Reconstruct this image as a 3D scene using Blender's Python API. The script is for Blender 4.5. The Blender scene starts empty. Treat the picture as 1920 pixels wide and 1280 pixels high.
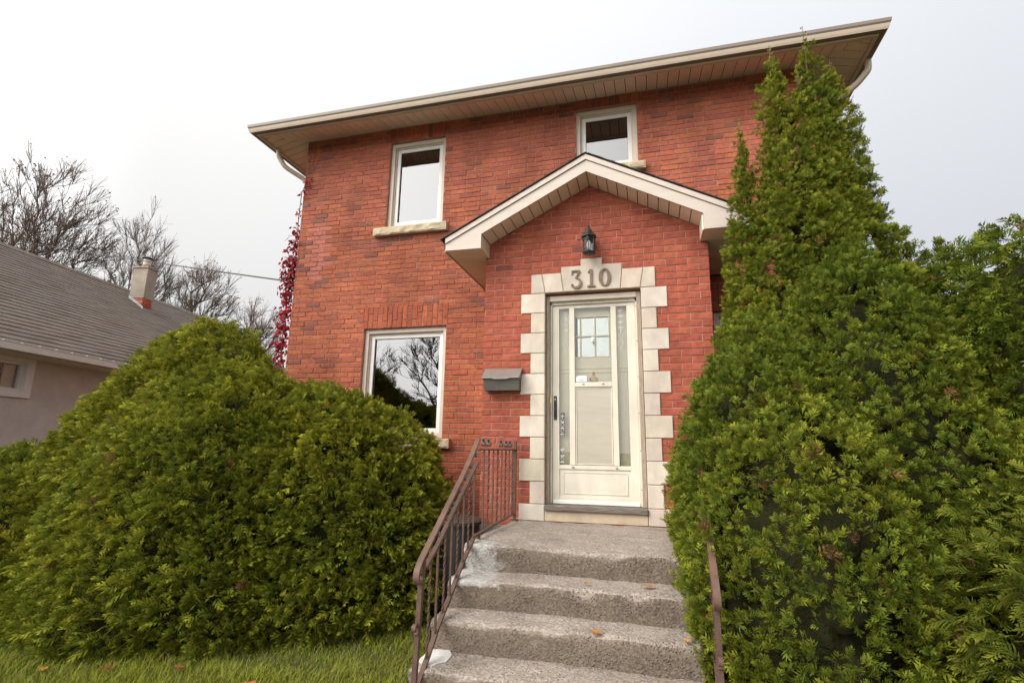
import bpy, bmesh, math, random
import numpy as np
from mathutils import Vector, Matrix

R_ = math.radians
rng = np.random.default_rng(7)
random.seed(11)
scn = bpy.context.scene
COL = scn.collection

# ------------------------------------------------------------------ camera
cam_d = bpy.data.cameras.new('camera')
cam = bpy.data.objects.new('camera', cam_d)
COL.objects.link(cam)
scn.camera = cam
cam_d.sensor_width = 36.0
cam_d.sensor_fit = 'HORIZONTAL'
cam_d.lens = 981.05 / 1920 * 36
cam_d.clip_end = 3000
cam_d.clip_start = 0.05
cr = Vector((0.96677521, 0.25513631, 0.0158479))
cu = Vector((0.03696803, -0.20088694, 0.97891665))
cf = Vector((-0.25294082, 0.94580648, 0.2036444))
m = Matrix((cr, cu, -cf)).transposed().to_4x4()
m.translation = Vector((0.9888, -4.9676, 0.6316))
cam.matrix_world = m

# ------------------------------------------------------------------ world, sun
SUN_AZ = Vector((-0.72, -0.69, 0)).normalized()     # horizontal direction towards the veiled sun
SUN_EL = R_(42)
w = bpy.data.worlds.new('World')
scn.world = w
w.use_nodes = True
nt = w.node_tree
nt.nodes.clear()
def wn(t, **k):
    n = nt.nodes.new(t)
    for a, b in k.items():
        setattr(n, a, b)
    return n
wl = nt.links.new
tc = wn('ShaderNodeTexCoord')
sky = wn('ShaderNodeTexSky', sky_type='NISHITA', sun_disc=False, sun_elevation=SUN_EL,
         sun_rotation=math.atan2(SUN_AZ.x, SUN_AZ.y), air_density=1.0, dust_density=2.0)
sep = wn('ShaderNodeSeparateXYZ')
wl(tc.outputs['Generated'], sep.inputs[0])
cl = wn('ShaderNodeMath', operation='MAXIMUM'); cl.inputs[1].default_value = 0.0
wl(sep.outputs['Z'], cl.inputs[0])
ov = wn('ShaderNodeMath', operation='MULTIPLY_ADD')      # CIE overcast: brighter towards the zenith
ov.inputs[1].default_value = 0.75; ov.inputs[2].default_value = 0.76
wl(cl.outputs[0], ov.inputs[0])
dt = wn('ShaderNodeVectorMath', operation='DOT_PRODUCT')
dt.inputs[1].default_value = (-0.75, -0.66, 0.0)
wl(tc.outputs['Generated'], dt.inputs[0])
mr = wn('ShaderNodeMapRange'); mr.inputs['From Min'].default_value = -1.0; mr.inputs['From Max'].default_value = 0.25
mr.interpolation_type = 'SMOOTHSTEP'
wl(dt.outputs['Value'], mr.inputs['Value'])
nz = wn('ShaderNodeTexNoise'); nz.inputs['Scale'].default_value = 2.2; nz.inputs['Detail'].default_value = 4
nz.inputs['Roughness'].default_value = 0.5
wl(tc.outputs['Generated'], nz.inputs['Vector'])
ad = wn('ShaderNodeMath', operation='MULTIPLY_ADD'); ad.inputs[1].default_value = 0.30
sb = wn('ShaderNodeMath', operation='SUBTRACT'); sb.inputs[1].default_value = 0.5
wl(nz.outputs['Fac'], sb.inputs[0]); wl(sb.outputs[0], ad.inputs[0]); wl(mr.outputs[0], ad.inputs[2])
rampc = wn('ShaderNodeMix', data_type='RGBA')
rampc.inputs['A'].default_value = (0.51, 0.525, 0.55, 1)
rampc.inputs['B'].default_value = (0.66, 0.652, 0.64, 1)
wl(ad.outputs[0], rampc.inputs['Factor'])
mul = wn('ShaderNodeVectorMath', operation='SCALE')
gw = wn('ShaderNodeMapRange'); gw.inputs['From Min'].default_value = 0.15; gw.inputs['From Max'].default_value = 1.0
gw.inputs['To Min'].default_value = 1.0; gw.inputs['To Max'].default_value = 5.2; gw.interpolation_type = 'SMOOTHSTEP'
wl(dt.outputs['Value'], gw.inputs['Value'])       # broad glow of the sun behind the cloud
gm = wn('ShaderNodeMath', operation='MULTIPLY')
wl(gw.outputs[0], gm.inputs[0]); wl(ov.outputs[0], gm.inputs[1])
wl(rampc.outputs['Result'], mul.inputs[0]); wl(gm.outputs[0], mul.inputs['Scale'])
b1 = wn('ShaderNodeBackground'); b1.inputs['Strength'].default_value = 1.05
wl(mul.outputs[0], b1.inputs['Color'])
b2 = wn('ShaderNodeBackground'); b2.inputs['Strength'].default_value = 0.06
wl(sky.outputs[0], b2.inputs['Color'])
mx = wn('ShaderNodeMixShader'); mx.inputs[0].default_value = 0.10
wl(b1.outputs[0], mx.inputs[1]); wl(b2.outputs[0], mx.inputs[2])
wo = wn('ShaderNodeOutputWorld')
wl(mx.outputs[0], wo.inputs[0])

sun_d = bpy.data.lights.new('sun', 'SUN')
sun_d.energy = 1.5
sun_d.angle = R_(30)
sun_d.color = (1.0, 0.93, 0.82)
sun = bpy.data.objects.new('sun', sun_d)
COL.objects.link(sun)
to_sun = Vector((SUN_AZ.x * math.cos(SUN_EL), SUN_AZ.y * math.cos(SUN_EL), math.sin(SUN_EL)))
sun.rotation_euler = to_sun.to_track_quat('Z', 'Y').to_euler()
scn.view_settings.view_transform = 'Standard'
scn.view_settings.look = 'None'
scn.view_settings.gamma = 1
scn.view_settings.exposure = 0.5
scn.view_settings.use_curve_mapping = False
scn.cycles.max_bounces = 8
scn.cycles.transparent_max_bounces = 12

# ------------------------------------------------------------------ materials
MATS = {}
def mat(name, color=(.5, .5, .5), rough=.7, metal=0, spec=.5, noise=0, nscale=8, color2=None, bump=0, bscale=40,
        attr=False, transl=0, stretch=None, detail=5, bdist=.01, lo=.35, hi=.65):
    """principled material: colour (or the per-piece colour attribute) broken by noise, with noise relief"""
    if name in MATS:
        return MATS[name]
    mt = bpy.data.materials.new(name)
    mt.use_nodes = True
    t = mt.node_tree
    N, Lk = t.nodes, t.links.new
    bs = N['Principled BSDF']
    bs.inputs['Roughness'].default_value = rough
    bs.inputs['Metallic'].default_value = metal
    bs.inputs['Specular IOR Level'].default_value = spec
    co = N.new('ShaderNodeTexCoord')
    vec = co.outputs['Object']
    if stretch:
        mp = N.new('ShaderNodeMapping'); mp.inputs['Scale'].default_value = stretch
        Lk(vec, mp.inputs['Vector']); vec = mp.outputs[0]
    if attr:
        at = N.new('ShaderNodeAttribute'); at.attribute_name = 'Col'
        base = at.outputs['Color']
    else:
        rg = N.new('ShaderNodeRGB'); rg.outputs[0].default_value = (*color, 1)
        base = rg.outputs[0]
    if noise or color2:
        nn = N.new('ShaderNodeTexNoise'); nn.inputs['Scale'].default_value = nscale; nn.inputs['Detail'].default_value = detail
        nn.inputs['Roughness'].default_value = .65
        Lk(vec, nn.inputs['Vector'])
        rp = N.new('ShaderNodeMapRange'); rp.inputs['From Min'].default_value = lo; rp.inputs['From Max'].default_value = hi
        Lk(nn.outputs['Fac'], rp.inputs['Value'])
        mxn = N.new('ShaderNodeMix'); mxn.data_type = 'RGBA'
        if color2:
            Lk(base, mxn.inputs['A']); mxn.inputs['B'].default_value = (*color2, 1)
            Lk(rp.outputs[0], mxn.inputs['Factor'])
        else:
            mxn.blend_type = 'MULTIPLY'
            mxn.inputs['Factor'].default_value = 1
            r2 = N.new('ShaderNodeMapRange'); r2.inputs['To Min'].default_value = 1 - noise; r2.inputs['To Max'].default_value = 1 + noise
            Lk(rp.outputs[0], r2.inputs['Value'])
            cb = N.new('ShaderNodeCombineColor')
            for i in range(3):
                Lk(r2.outputs[0], cb.inputs[i])
            Lk(base, mxn.inputs['A']); Lk(cb.outputs[0], mxn.inputs['B'])
        base = mxn.outputs['Result']
    Lk(base, bs.inputs['Base Color'])
    if bump:
        bn = N.new('ShaderNodeTexNoise'); bn.inputs['Scale'].default_value = bscale; bn.inputs['Detail'].default_value = 6
        Lk(vec, bn.inputs['Vector'])
        bp = N.new('ShaderNodeBump'); bp.inputs['Strength'].default_value = bump; bp.inputs['Distance'].default_value = bdist
        Lk(bn.outputs['Fac'], bp.inputs['Height']); Lk(bp.outputs[0], bs.inputs['Normal'])
    if transl:
        tr = N.new('ShaderNodeBsdfTranslucent'); Lk(base, tr.inputs['Color'])
        ms = N.new('ShaderNodeMixShader'); ms.inputs[0].default_value = transl
        Lk(bs.outputs[0], ms.inputs[1]); Lk(tr.outputs[0], ms.inputs[2])
        Lk(ms.outputs[0], N['Material Output'].inputs[0])
    MATS[name] = mt
    return mt

def glass_mat(name, tint=(1, 1, 1), ior=1.8, rough=0.0):
    """thin pane: mirror reflection by angle over plain see-through"""
    if name in MATS:
        return MATS[name]
    mt = bpy.data.materials.new(name); mt.use_nodes = True
    t = mt.node_tree; N, Lk = t.nodes, t.links.new
    N.remove(N['Principled BSDF'])
    fr = N.new('ShaderNodeFresnel'); fr.inputs['IOR'].default_value = ior
    tr = N.new('ShaderNodeBsdfTransparent'); tr.inputs[0].default_value = (*tint, 1)
    gl = N.new('ShaderNodeBsdfGlossy'); gl.inputs['Roughness'].default_value = rough
    co = N.new('ShaderNodeTexCoord'); nn = N.new('ShaderNodeTexNoise'); nn.inputs['Scale'].default_value = 1.6
    Lk(co.outputs['Object'], nn.inputs['Vector'])
    bp = N.new('ShaderNodeBump'); bp.inputs['Strength'].default_value = .02; bp.inputs['Distance'].default_value = .02
    Lk(nn.outputs['Fac'], bp.inputs['Height']); Lk(bp.outputs[0], gl.inputs['Normal'])
    ms = N.new('ShaderNodeMixShader')
    Lk(fr.outputs[0], ms.inputs[0]); Lk(tr.outputs[0], ms.inputs[1]); Lk(gl.outputs[0], ms.inputs[2])
    Lk(ms.outputs[0], N['Material Output'].inputs[0])
    MATS[name] = mt
    return mt

def concrete_mat(name):
    """worn poured concrete: grey-brown paste, exposed pale aggregate on the walked faces, lichen and patches"""
    mt = bpy.data.materials.new(name); mt.use_nodes = True
    t = mt.node_tree; N, Lk = t.nodes, t.links.new
    bs = N['Principled BSDF']; bs.inputs['Roughness'].default_value = .92
    co = N.new('ShaderNodeTexCoord'); v = co.outputs['Object']
    def noise(s, d=6, r=.65):
        n = N.new('ShaderNodeTexNoise'); n.inputs['Scale'].default_value = s; n.inputs['Detail'].default_value = d
        n.inputs['Roughness'].default_value = r; Lk(v, n.inputs['Vector']); return n.outputs['Fac']
    def mrange(x, a, b, c=0., d=1.):
        n = N.new('ShaderNodeMapRange')
        for k, q in zip(('From Min', 'From Max', 'To Min', 'To Max'), (a, b, c, d)):
            n.inputs[k].default_value = q
        Lk(x, n.inputs['Value']); return n.outputs[0]
    def mixc(f, a, b):
        n = N.new('ShaderNodeMix'); n.data_type = 'RGBA'
        Lk(f, n.inputs['Factor'])
        for k, q in (('A', a), ('B', b)):
            if isinstance(q, tuple): n.inputs[k].default_value = (*q, 1)
            else: Lk(q, n.inputs[k])
        return n.outputs['Result']
    def mm(op, a, b):
        n = N.new('ShaderNodeMath'); n.operation = op
        for i, q in enumerate((a, b)):
            if isinstance(q, (int, float)): n.inputs[i].default_value = q
            else: Lk(q, n.inputs[i])
        return n.outputs[0]
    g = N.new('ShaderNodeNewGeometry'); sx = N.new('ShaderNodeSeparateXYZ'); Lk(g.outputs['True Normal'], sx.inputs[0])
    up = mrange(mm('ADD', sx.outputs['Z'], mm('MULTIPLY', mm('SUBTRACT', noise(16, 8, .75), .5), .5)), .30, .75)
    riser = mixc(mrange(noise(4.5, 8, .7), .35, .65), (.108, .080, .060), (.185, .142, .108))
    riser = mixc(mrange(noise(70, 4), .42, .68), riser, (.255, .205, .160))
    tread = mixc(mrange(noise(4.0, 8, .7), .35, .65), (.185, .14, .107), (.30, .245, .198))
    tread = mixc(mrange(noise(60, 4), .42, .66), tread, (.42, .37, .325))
    # worn-out aggregate, mostly on the walked faces
    vo = N.new('ShaderNodeTexVoronoi'); vo.inputs['Scale'].default_value = 62; Lk(v, vo.inputs['Vector'])
    st = mrange(vo.outputs['Distance'], .18, .40, 1, 0)
    worn = mrange(noise(5.0, 7, .7), .40, .58)
    sc = N.new('ShaderNodeSeparateColor'); Lk(vo.outputs['Color'], sc.inputs[0])
    stone = mixc(mrange(sc.outputs[0], .25, .75), (.075, .058, .046), (.60, .55, .50))
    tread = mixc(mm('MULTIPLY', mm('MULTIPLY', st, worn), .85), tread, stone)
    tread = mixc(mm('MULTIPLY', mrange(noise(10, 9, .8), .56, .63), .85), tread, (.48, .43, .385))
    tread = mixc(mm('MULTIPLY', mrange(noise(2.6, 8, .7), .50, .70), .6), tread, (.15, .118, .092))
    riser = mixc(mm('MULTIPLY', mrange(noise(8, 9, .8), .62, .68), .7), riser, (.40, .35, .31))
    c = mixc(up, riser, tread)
    # attribute layer: cement repair patches and lichen painted piece by piece
    at = N.new('ShaderNodeAttribute'); at.attribute_name = 'Patch'
    spx = N.new('ShaderNodeSeparateColor'); Lk(at.outputs['Color'], spx.inputs[0])
    rep = mrange(mm('ADD', spx.outputs[0], mm('MULTIPLY', mm('SUBTRACT', noise(11, 8, .75), .5), 2.2)), .40, .62)
    c = mixc(rep, c, mixc(mrange(noise(30), .4, .6), (.33, .31, .285), (.47, .45, .42)))
    lic = mrange(mm('ADD', spx.outputs[1], mm('MULTIPLY', mm('SUBTRACT', noise(26, 8, .8), .5), 2.4)), .65, .9)
    c = mixc(mm('MULTIPLY', lic, .7), c, (.36, .42, .36))
    # hairline cracks
    vc = N.new('ShaderNodeTexVoronoi'); vc.feature = 'DISTANCE_TO_EDGE'; vc.inputs['Scale'].default_value = 2.6
    dv = N.new('ShaderNodeVectorMath'); dv.operation = 'MULTIPLY_ADD'
    nn = N.new('ShaderNodeTexNoise'); nn.inputs['Scale'].default_value = 7; Lk(v, nn.inputs['Vector'])
    Lk(nn.outputs['Color'], dv.inputs[0]); dv.inputs[1].default_value = (.22, .22, .22); Lk(v, dv.inputs[2]); Lk(dv.outputs[0], vc.inputs['Vector'])
    cr_ = mm('MULTIPLY', mrange(vc.outputs['Distance'], .0, .010, 1, 0), mrange(noise(1.7), .5, .58))
    c = mixc(mm('MULTIPLY', cr_, .75), c, (.05, .04, .035))
    Lk(c, bs.inputs['Base Color'])
    h = mm('ADD', mm('MULTIPLY', noise(60, 8), .5), mm('MULTIPLY', mm('MULTIPLY', st, worn), .5))
    h = mm('ADD', h, mm('MULTIPLY', noise(12, 6), .8))
    bp = N.new('ShaderNodeBump'); bp.inputs['Strength'].default_value = 1.0; bp.inputs['Distance'].default_value = .016
    Lk(h, bp.inputs['Height']); Lk(bp.outputs[0], bs.inputs['Normal'])
    return mt

M_BRICK = mat('brick', attr=True, rough=.9, spec=.2, noise=.24, nscale=26, bump=.55, bscale=90, bdist=.006, detail=8)
def weather(mt, amp_lo, amp_hi, scale, seed=0.):
    """streaks and blotches of old dirt running through whole walls, on top of each piece's own colour"""
    t = mt.node_tree; N, Lk = t.nodes, t.links.new
    bs = N['Principled BSDF']
    src = bs.inputs['Base Color'].links[0].from_socket
    g = N.new('ShaderNodeNewGeometry')
    mp = N.new('ShaderNodeMapping'); mp.inputs['Scale'].default_value = scale; mp.inputs['Location'].default_value = (seed, seed, seed)
    Lk(g.outputs['Position'], mp.inputs['Vector'])
    n = N.new('ShaderNodeTexNoise'); n.inputs['Scale'].default_value = 1.0; n.inputs['Detail'].default_value = 7; n.inputs['Roughness'].default_value = .62
    Lk(mp.outputs[0], n.inputs['Vector'])
    r = N.new('ShaderNodeMapRange')
    for k, q in zip(('From Min', 'From Max', 'To Min', 'To Max'), (.36, .62, amp_lo, amp_hi)):
        r.inputs[k].default_value = q
    Lk(n.outputs['Fac'], r.inputs['Value'])
    sc = N.new('ShaderNodeVectorMath'); sc.operation = 'SCALE'
    Lk(src, sc.inputs[0]); Lk(r.outputs[0], sc.inputs['Scale']); Lk(sc.outputs[0], bs.inputs['Base Color'])
weather(M_BRICK, .76, 1.10, (2.6, 2.6, .75))
M_MORTAR_OLD = mat('old_mortar', (.30, .15, .105), .95, spec=.1, color2=(.38, .225, .17), nscale=9, bump=.5, bscale=120, bdist=.004)
M_MORTAR_PORCH = mat('porch_mortar', (.48, .27, .205), .95, spec=.1, color2=(.42, .21, .15), nscale=9, bump=.5, bscale=120, bdist=.004)
M_STONE = mat('limestone', attr=True, rough=.85, spec=.25, noise=.09, nscale=7, bump=.22, bscale=70, bdist=.004, detail=9)
weather(M_STONE, .84, 1.05, (5, 5, 2.2), 3.)
M_SILL = mat('sandstone_sill', (.52, .43, .31), .9, spec=.2, color2=(.42, .33, .22), nscale=14, bump=.7, bscale=26, bdist=.02)
M_TRIM = mat('tan_trim', (.44, .34, .25), .75, spec=.3, noise=.06, nscale=12, bump=.08, bscale=60)
M_CREAM = mat('beige_trim', (.56, .47, .385), .5, spec=.4, noise=.05, nscale=6)
M_GUTTER = mat('taupe_gutter', (.21, .165, .135), .45, spec=.45, noise=.07, nscale=5, stretch=(.4, 3, 3))
M_EAVE_PALE = mat('pale_eave_trim', (.54, .44, .345), .4, spec=.45, noise=.05, nscale=5)
M_SOFFIT = mat('beige_soffit', (.74, .61, .48), .5, spec=.35, noise=.07, nscale=3)
M_FASCIA = mat('porch_fascia', (.54, .465, .40), .5, spec=.35, noise=.05, nscale=3, stretch=(1, 1, 5))
M_WHITE = mat('white_vinyl', (.74, .72, .68), .4, spec=.4, noise=.04, nscale=6)
M_DOOR = mat('cream_door', (.66, .605, .50), .42, spec=.4, noise=.05, nscale=5)
weather(M_DOOR, .90, 1.03, (7, 7, 2.5), 5.)
M_INNER = mat('cream_inner_door', (.82, .72, .55), .45, spec=.4, noise=.04, nscale=4)
M_OLDWOOD = mat('weathered_wood', (.42, .34, .27), .9, spec=.15, color2=(.26, .20, .155), nscale=9, stretch=(12, 12, 1.2), bump=.5, bscale=20)
M_SILLWOOD = mat('grey_door_sill_wood', (.24, .21, .185), .9, spec=.15, color2=(.11, .09, .075), nscale=8, stretch=(1, 14, 14), bump=.6, bscale=14)
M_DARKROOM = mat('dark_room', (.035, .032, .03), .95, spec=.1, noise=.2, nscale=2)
M_SHADE = mat('white_shade', (.83, .86, .84), .8, spec=.1, noise=.02, nscale=3, bump=.05, bscale=20)
M_BLIND = mat('blind_slat', (.75, .76, .74), .6, spec=.3, noise=.03, nscale=3)
M_GLASS = glass_mat('window_glass', (.92, .95, .94), 2.8)
M_DGLASS = glass_mat('door_glass', (.95, .96, .94), 1.45)
M_ETCH = mat('etched_white', (.80, .80, .78), .6, noise=.03)
M_SCREEN = mat('screen_panel', (.40, .36, .285), .28, spec=.5, color2=(.46, .415, .335), nscale=3, stretch=(1, 1, 6), bump=.1, bscale=200)
M_BLACK = mat('black_iron', (.022, .021, .02), .45, spec=.5, noise=.2, nscale=20, bump=.15, bscale=120)
M_LAMPGLASS = mat('lamp_glass', (.55, .55, .55), .15, spec=.6, noise=.08, nscale=10)
M_BULB = mat('lamp_bulb', (.85, .84, .80), .3)
M_BRONZE = mat('bronze_digit', (.17, .115, .072), .5, metal=.3, color2=(.10, .07, .045), nscale=18)
M_BRASS = mat('brass', (.72, .50, .20), .3, metal=.9, noise=.1)
M_MAIL = mat('olive_mailbox', (.085, .075, .06), .5, spec=.4, noise=.15, nscale=10)
M_MAILLID = mat('mailbox_lid', (.175, .15, .13), .45, spec=.45, noise=.1, nscale=6)
M_RAIL = mat('brown_rail_paint', (.075, .042, .030), .55, spec=.3, color2=(.115, .066, .048), nscale=16, bump=.2, bscale=60)
M_RAIL_TOP = mat('worn_handrail', (.15, .083, .058), .5, spec=.3, color2=(.095, .053, .038), nscale=10, bump=.2, bscale=60)
M_RAIL_DARK = mat('dark_scroll_iron', (.06, .05, .047), .45, spec=.5, noise=.3, nscale=25)
M_CONC = concrete_mat('worn_concrete')
M_FOUND = mat('foundation_concrete', (.20, .19, .175), .95, spec=.15, color2=(.14, .13, .12), nscale=6, bump=.5, bscale=40)
M_SHINGLE = mat('asphalt_shingle', attr=True, rough=.95, spec=.15, noise=.22, nscale=60, bump=.7, bscale=220, bdist=.004)
M_ROOF = mat('roof_sheet', (.055, .048, .043), .95, spec=.1, noise=.2, nscale=20)
M_STUCCO = mat('mauve_stucco', (.62, .575, .555), .95, spec=.1, color2=(.54, .50, .48), nscale=5, bump=.7, bscale=60, bdist=.01)
M_CHIM = mat('chimney_render', (.36, .31, .255), .95, spec=.1, color2=(.28, .235, .19), nscale=4, bump=.5, bscale=30)
M_FLASH = mat('metal_flashing', (.34, .37, .40), .45, metal=.5, noise=.2, nscale=9)
M_TWIG = mat('bare_bark', (.11, .078, .062), .9, spec=.1, color2=(.17, .135, .115), nscale=2.5)
M_TWIG_PALE = mat('birch_bark', (.13, .105, .092), .9, spec=.1, color2=(.30, .27, .25), nscale=1.5)
M_TWIG_DARK = mat('dark_bark', (.09, .068, .055), .9, spec=.1, noise=.2)
M_LEAF_DRY = mat('dry_leaf', attr=True, rough=.7, spec=.2, transl=.25, noise=.12, nscale=30)
M_FOL = mat('cedar_foliage', attr=True, rough=.75, spec=.10, transl=.28)
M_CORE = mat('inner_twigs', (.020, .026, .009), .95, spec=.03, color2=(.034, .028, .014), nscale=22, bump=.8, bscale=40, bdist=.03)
M_BARK = mat('cedar_bark', (.12, .075, .05), .95, spec=.1, color2=(.18, .125, .09), nscale=5, stretch=(6, 6, 1), bump=.6, bscale=20)
M_VINE = mat('creeper_stem', (.16, .12, .10), .9, spec=.1, noise=.2)
M_CABLE = mat('black_cable', (.012, .012, .012), .6)
M_POLE = mat('pole_wood', (.16, .125, .10), .9, spec=.1, color2=(.11, .085, .07), nscale=4, stretch=(6, 6, .6))
M_BIN = mat('dark_bin', (.02, .018, .016), .55, noise=.2)
M_GROUND = mat('lawn_soil', (.06, .075, .02), .98, spec=.05, color2=(.085, .07, .04), nscale=7, bump=.6, bscale=30)
M_GRASS = mat('grass_blade', attr=True, rough=.7, spec=.12, transl=.3)
M_PAPER = mat('sticker_paper', (.78, .80, .83), .6, noise=.02)
M_INK = mat('sticker_ink', (.12, .16, .22), .7, noise=.05)
M_SCREW = mat('screw_head', (.10, .085, .07), .5, metal=.5, noise=.1)
M_WHITEPATCH = mat('white_repair', (.55, .53, .50), .85, spec=.2, noise=.08, nscale=20, bump=.3, bscale=50)

# ------------------------------------------------------------------ mesh helpers
def tag(o, label=None, cat=None, group=None, kind=None):
    if label: o['label'] = label
    if cat: o['category'] = cat
    if group: o['group'] = group
    if kind: o['kind'] = kind
    return o

def empty(name, loc, label, cat, group=None):
    o = bpy.data.objects.new(name, None)
    o.empty_display_size = .2
    o.location = loc
    COL.objects.link(o)
    return tag(o, label, cat, group)

def origin_of(o):
    p = Vector((0, 0, 0))
    while o is not None:
        p += o.location
        o = o.parent
    return p

def np_object(name, V, F, material, parent=None, colors=None, smooth=False, kind=None, patch=None):
    """mesh object from numpy arrays; F is (n,3) or (n,4); colours per vertex"""
    V = np.asarray(V, float)
    if parent is not None:
        V = V - np.array(origin_of(parent))
    F = np.asarray(F, np.int32)
    me = bpy.data.meshes.new(name)
    k = F.shape[1]
    me.vertices.add(len(V)); me.vertices.foreach_set('co', V.astype(np.float32).ravel())
    me.loops.add(F.size); me.loops.foreach_set('vertex_index', F.ravel())
    me.polygons.add(len(F)); me.polygons.foreach_set('loop_start', np.arange(0, F.size, k, dtype=np.int32))
    try:
        me.polygons.foreach_set('loop_total', np.full(len(F), k, np.int32))
    except Exception:
        pass
    if colors is not None:
        ca = me.attributes.new('Col', 'FLOAT_COLOR', 'POINT')
        c4 = np.ones((len(V), 4), np.float32); c4[:, :3] = colors
        ca.data.foreach_set('color', c4.ravel())
    me.update(); me.validate()
    if smooth:
        me.polygons.foreach_set('use_smooth', np.ones(len(F), bool))
    me.materials.append(material)
    o = bpy.data.objects.new(name, me)
    COL.objects.link(o)
    o.parent = parent
    if kind: o['kind'] = kind
    return o

class MB:
    """collects polygons, then links them as one mesh object"""
    def __init__(s):
        s.v = []; s.f = []; s.c = []; s.col = None
    def add(s, vs, fs, col=None):
        b = len(s.v)
        s.v += [tuple(q) for q in vs]
        s.f += [tuple(b + i for i in f) for f in fs]
        col = col or s.col or (.5, .5, .5)
        s.c += [col] * len(vs)
        return s
    def box(s, a, b, col=None):
        (x0, y0, z0), (x1, y1, z1) = a, b
        vs = [(x, y, z) for x in (x0, x1) for y in (y0, y1) for z in (z0, z1)]
        return s.add(vs, [(0, 1, 3, 2), (4, 6, 7, 5), (0, 4, 5, 1), (2, 3, 7, 6), (0, 2, 6, 4), (1, 5, 7, 3)], col)
    def bevbox(s, a, b, c=.005, col=None):
        """box with chamfered edges (chamfers as real faces)"""
        lo, hi = np.minimum(a, b), np.maximum(a, b)
        c = min(c, *((hi - lo) / 2.2))
        vs = []; idx = {}
        for i in range(8):
            sx = [(i >> k) & 1 for k in range(3)]
            for ax in range(3):
                q = [0, 0, 0]
                for k in range(3):
                    e = hi[k] if sx[k] else lo[k]
                    q[k] = e if k == ax else e + (-c if sx[k] else c)
                idx[i, ax] = len(vs); vs.append(tuple(q))
        fs = []
        for ax in range(3):
            o1, o2 = [(1, 2), (2, 0), (0, 1)][ax]
            for sd in (0, 1):
                ring = []
                for d1, d2 in ((0, 0), (1, 0), (1, 1), (0, 1)):
                    i = (sd << ax) | (d1 << o1) | (d2 << o2)
                    ring.append(idx[i, ax])
                fs.append(tuple(ring if sd else ring[::-1]))
        for ax in range(3):
            o1, o2 = [(1, 2), (2, 0), (0, 1)][ax]
            for d1 in (0, 1):
                for d2 in (0, 1):
                    i0 = (d1 << o1) | (d2 << o2); i1 = i0 | (1 << ax)
                    r = (idx[i0, o1], idx[i1, o1], idx[i1, o2], idx[i0, o2])
                    fs.append(r if (d1 ^ d2) else r[::-1])
        for i in range(8):
            r = (idx[i, 0], idx[i, 1], idx[i, 2])
            par = bin(i).count('1') % 2
            fs.append(r if par else r[::-1])
        return s.add(vs, fs, col)
    def prism(s, poly, axis, d0, d1, col=None, bev=0):
        """convex or concave outline given in the plane across `axis`, extruded from d0 to d1"""
        def P(u, v, d):
            return {'x': (d, u, v), 'y': (u, d, v), 'z': (u, v, d)}[axis]
        n = len(poly)
        vs = [P(u, v, d0) for u, v in poly] + [P(u, v, d1) for u, v in poly]
        fs = [tuple(range(n)), tuple(range(2 * n - 1, n - 1, -1))]
        fs += [(i, n + i, n + (i + 1) % n, (i + 1) % n) for i in range(n)]
        return s.add(vs, fs, col)
    def tube(s, pts, r, n=8, caps=True, twist=0., square=False, flat=None, col=None):
        """swept tube through pts; r a number or a list; flat=(w,h) sweeps a rectangle"""
        pts = [Vector(q) for q in pts]
        if not hasattr(r, '__len__'):
            r = [r] * len(pts)
        ref = None
        rings = []
        for i, q in enumerate(pts):
            t = (pts[min(i + 1, len(pts) - 1)] - pts[max(i - 1, 0)])
            if t.length < 1e-9: t = Vector((0, 0, 1))
            t.normalize()
            if ref is None:
                ref = Vector((0, 0, 1)) if abs(t.z) < .9 else Vector((1, 0, 0))
                ref = (ref - t * ref.dot(t)).normalized()
            else:
                ref = (ref - t * ref.dot(t))
                ref = ref.normalized() if ref.length > 1e-6 else t.orthogonal().normalized()
            bi = t.cross(ref)
            a0 = twist * i
            if flat:
                w_, h_ = flat
                ca, sa = math.cos(a0), math.sin(a0)
                offs = [(-w_, -h_), (w_, -h_), (w_, h_), (-w_, h_)]
                offs = [(a * ca - b * sa, a * sa + b * ca) for a, b in offs]
                rings.append([q + bi * a + ref * b for a, b in offs])
            else:
                nn = 4 if square else n
                k = math.sqrt(2) if square else 1
                rings.append([q + (ref * math.cos(a0 + 2 * math.pi * (j + (.5 if square else 0)) / nn) +
                                   bi * math.sin(a0 + 2 * math.pi * (j + (.5 if square else 0)) / nn)) * r[i] * k for j in range(nn)])
        nn = len(rings[0])
        vs = [p for rg in rings for p in rg]
        fs = []
        for i in range(len(rings) - 1):
            for j in range(nn):
                fs.append((i * nn + j, i * nn + (j + 1) % nn, (i + 1) * nn + (j + 1) % nn, (i + 1) * nn + j))
        if caps:
            fs.append(tuple(range(nn - 1, -1, -1)))
            fs.append(tuple(range((len(rings) - 1) * nn, len(rings) * nn)))
        return s.add(vs, fs, col)
    def lathe(s, prof, c, n=16, col=None, rot=0.):
        """profile [(r,z)] turned about the vertical through c"""
        vs = []
        for r, z in prof:
            for j in range(n):
                a = rot + 2 * math.pi * j / n
                vs.append((c[0] + r * math.cos(a), c[1] + r * math.sin(a), c[2] + z))
        fs = []
        for i in range(len(prof) - 1):
            for j in range(n):
                fs.append((i * n + j, i * n + (j + 1) % n, (i + 1) * n + (j + 1) % n, (i + 1) * n + j))
        fs.append(tuple(range(n - 1, -1, -1)))
        fs.append(tuple(range((len(prof) - 1) * n, len(prof) * n)))
        return s.add(vs, fs, col)
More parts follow.
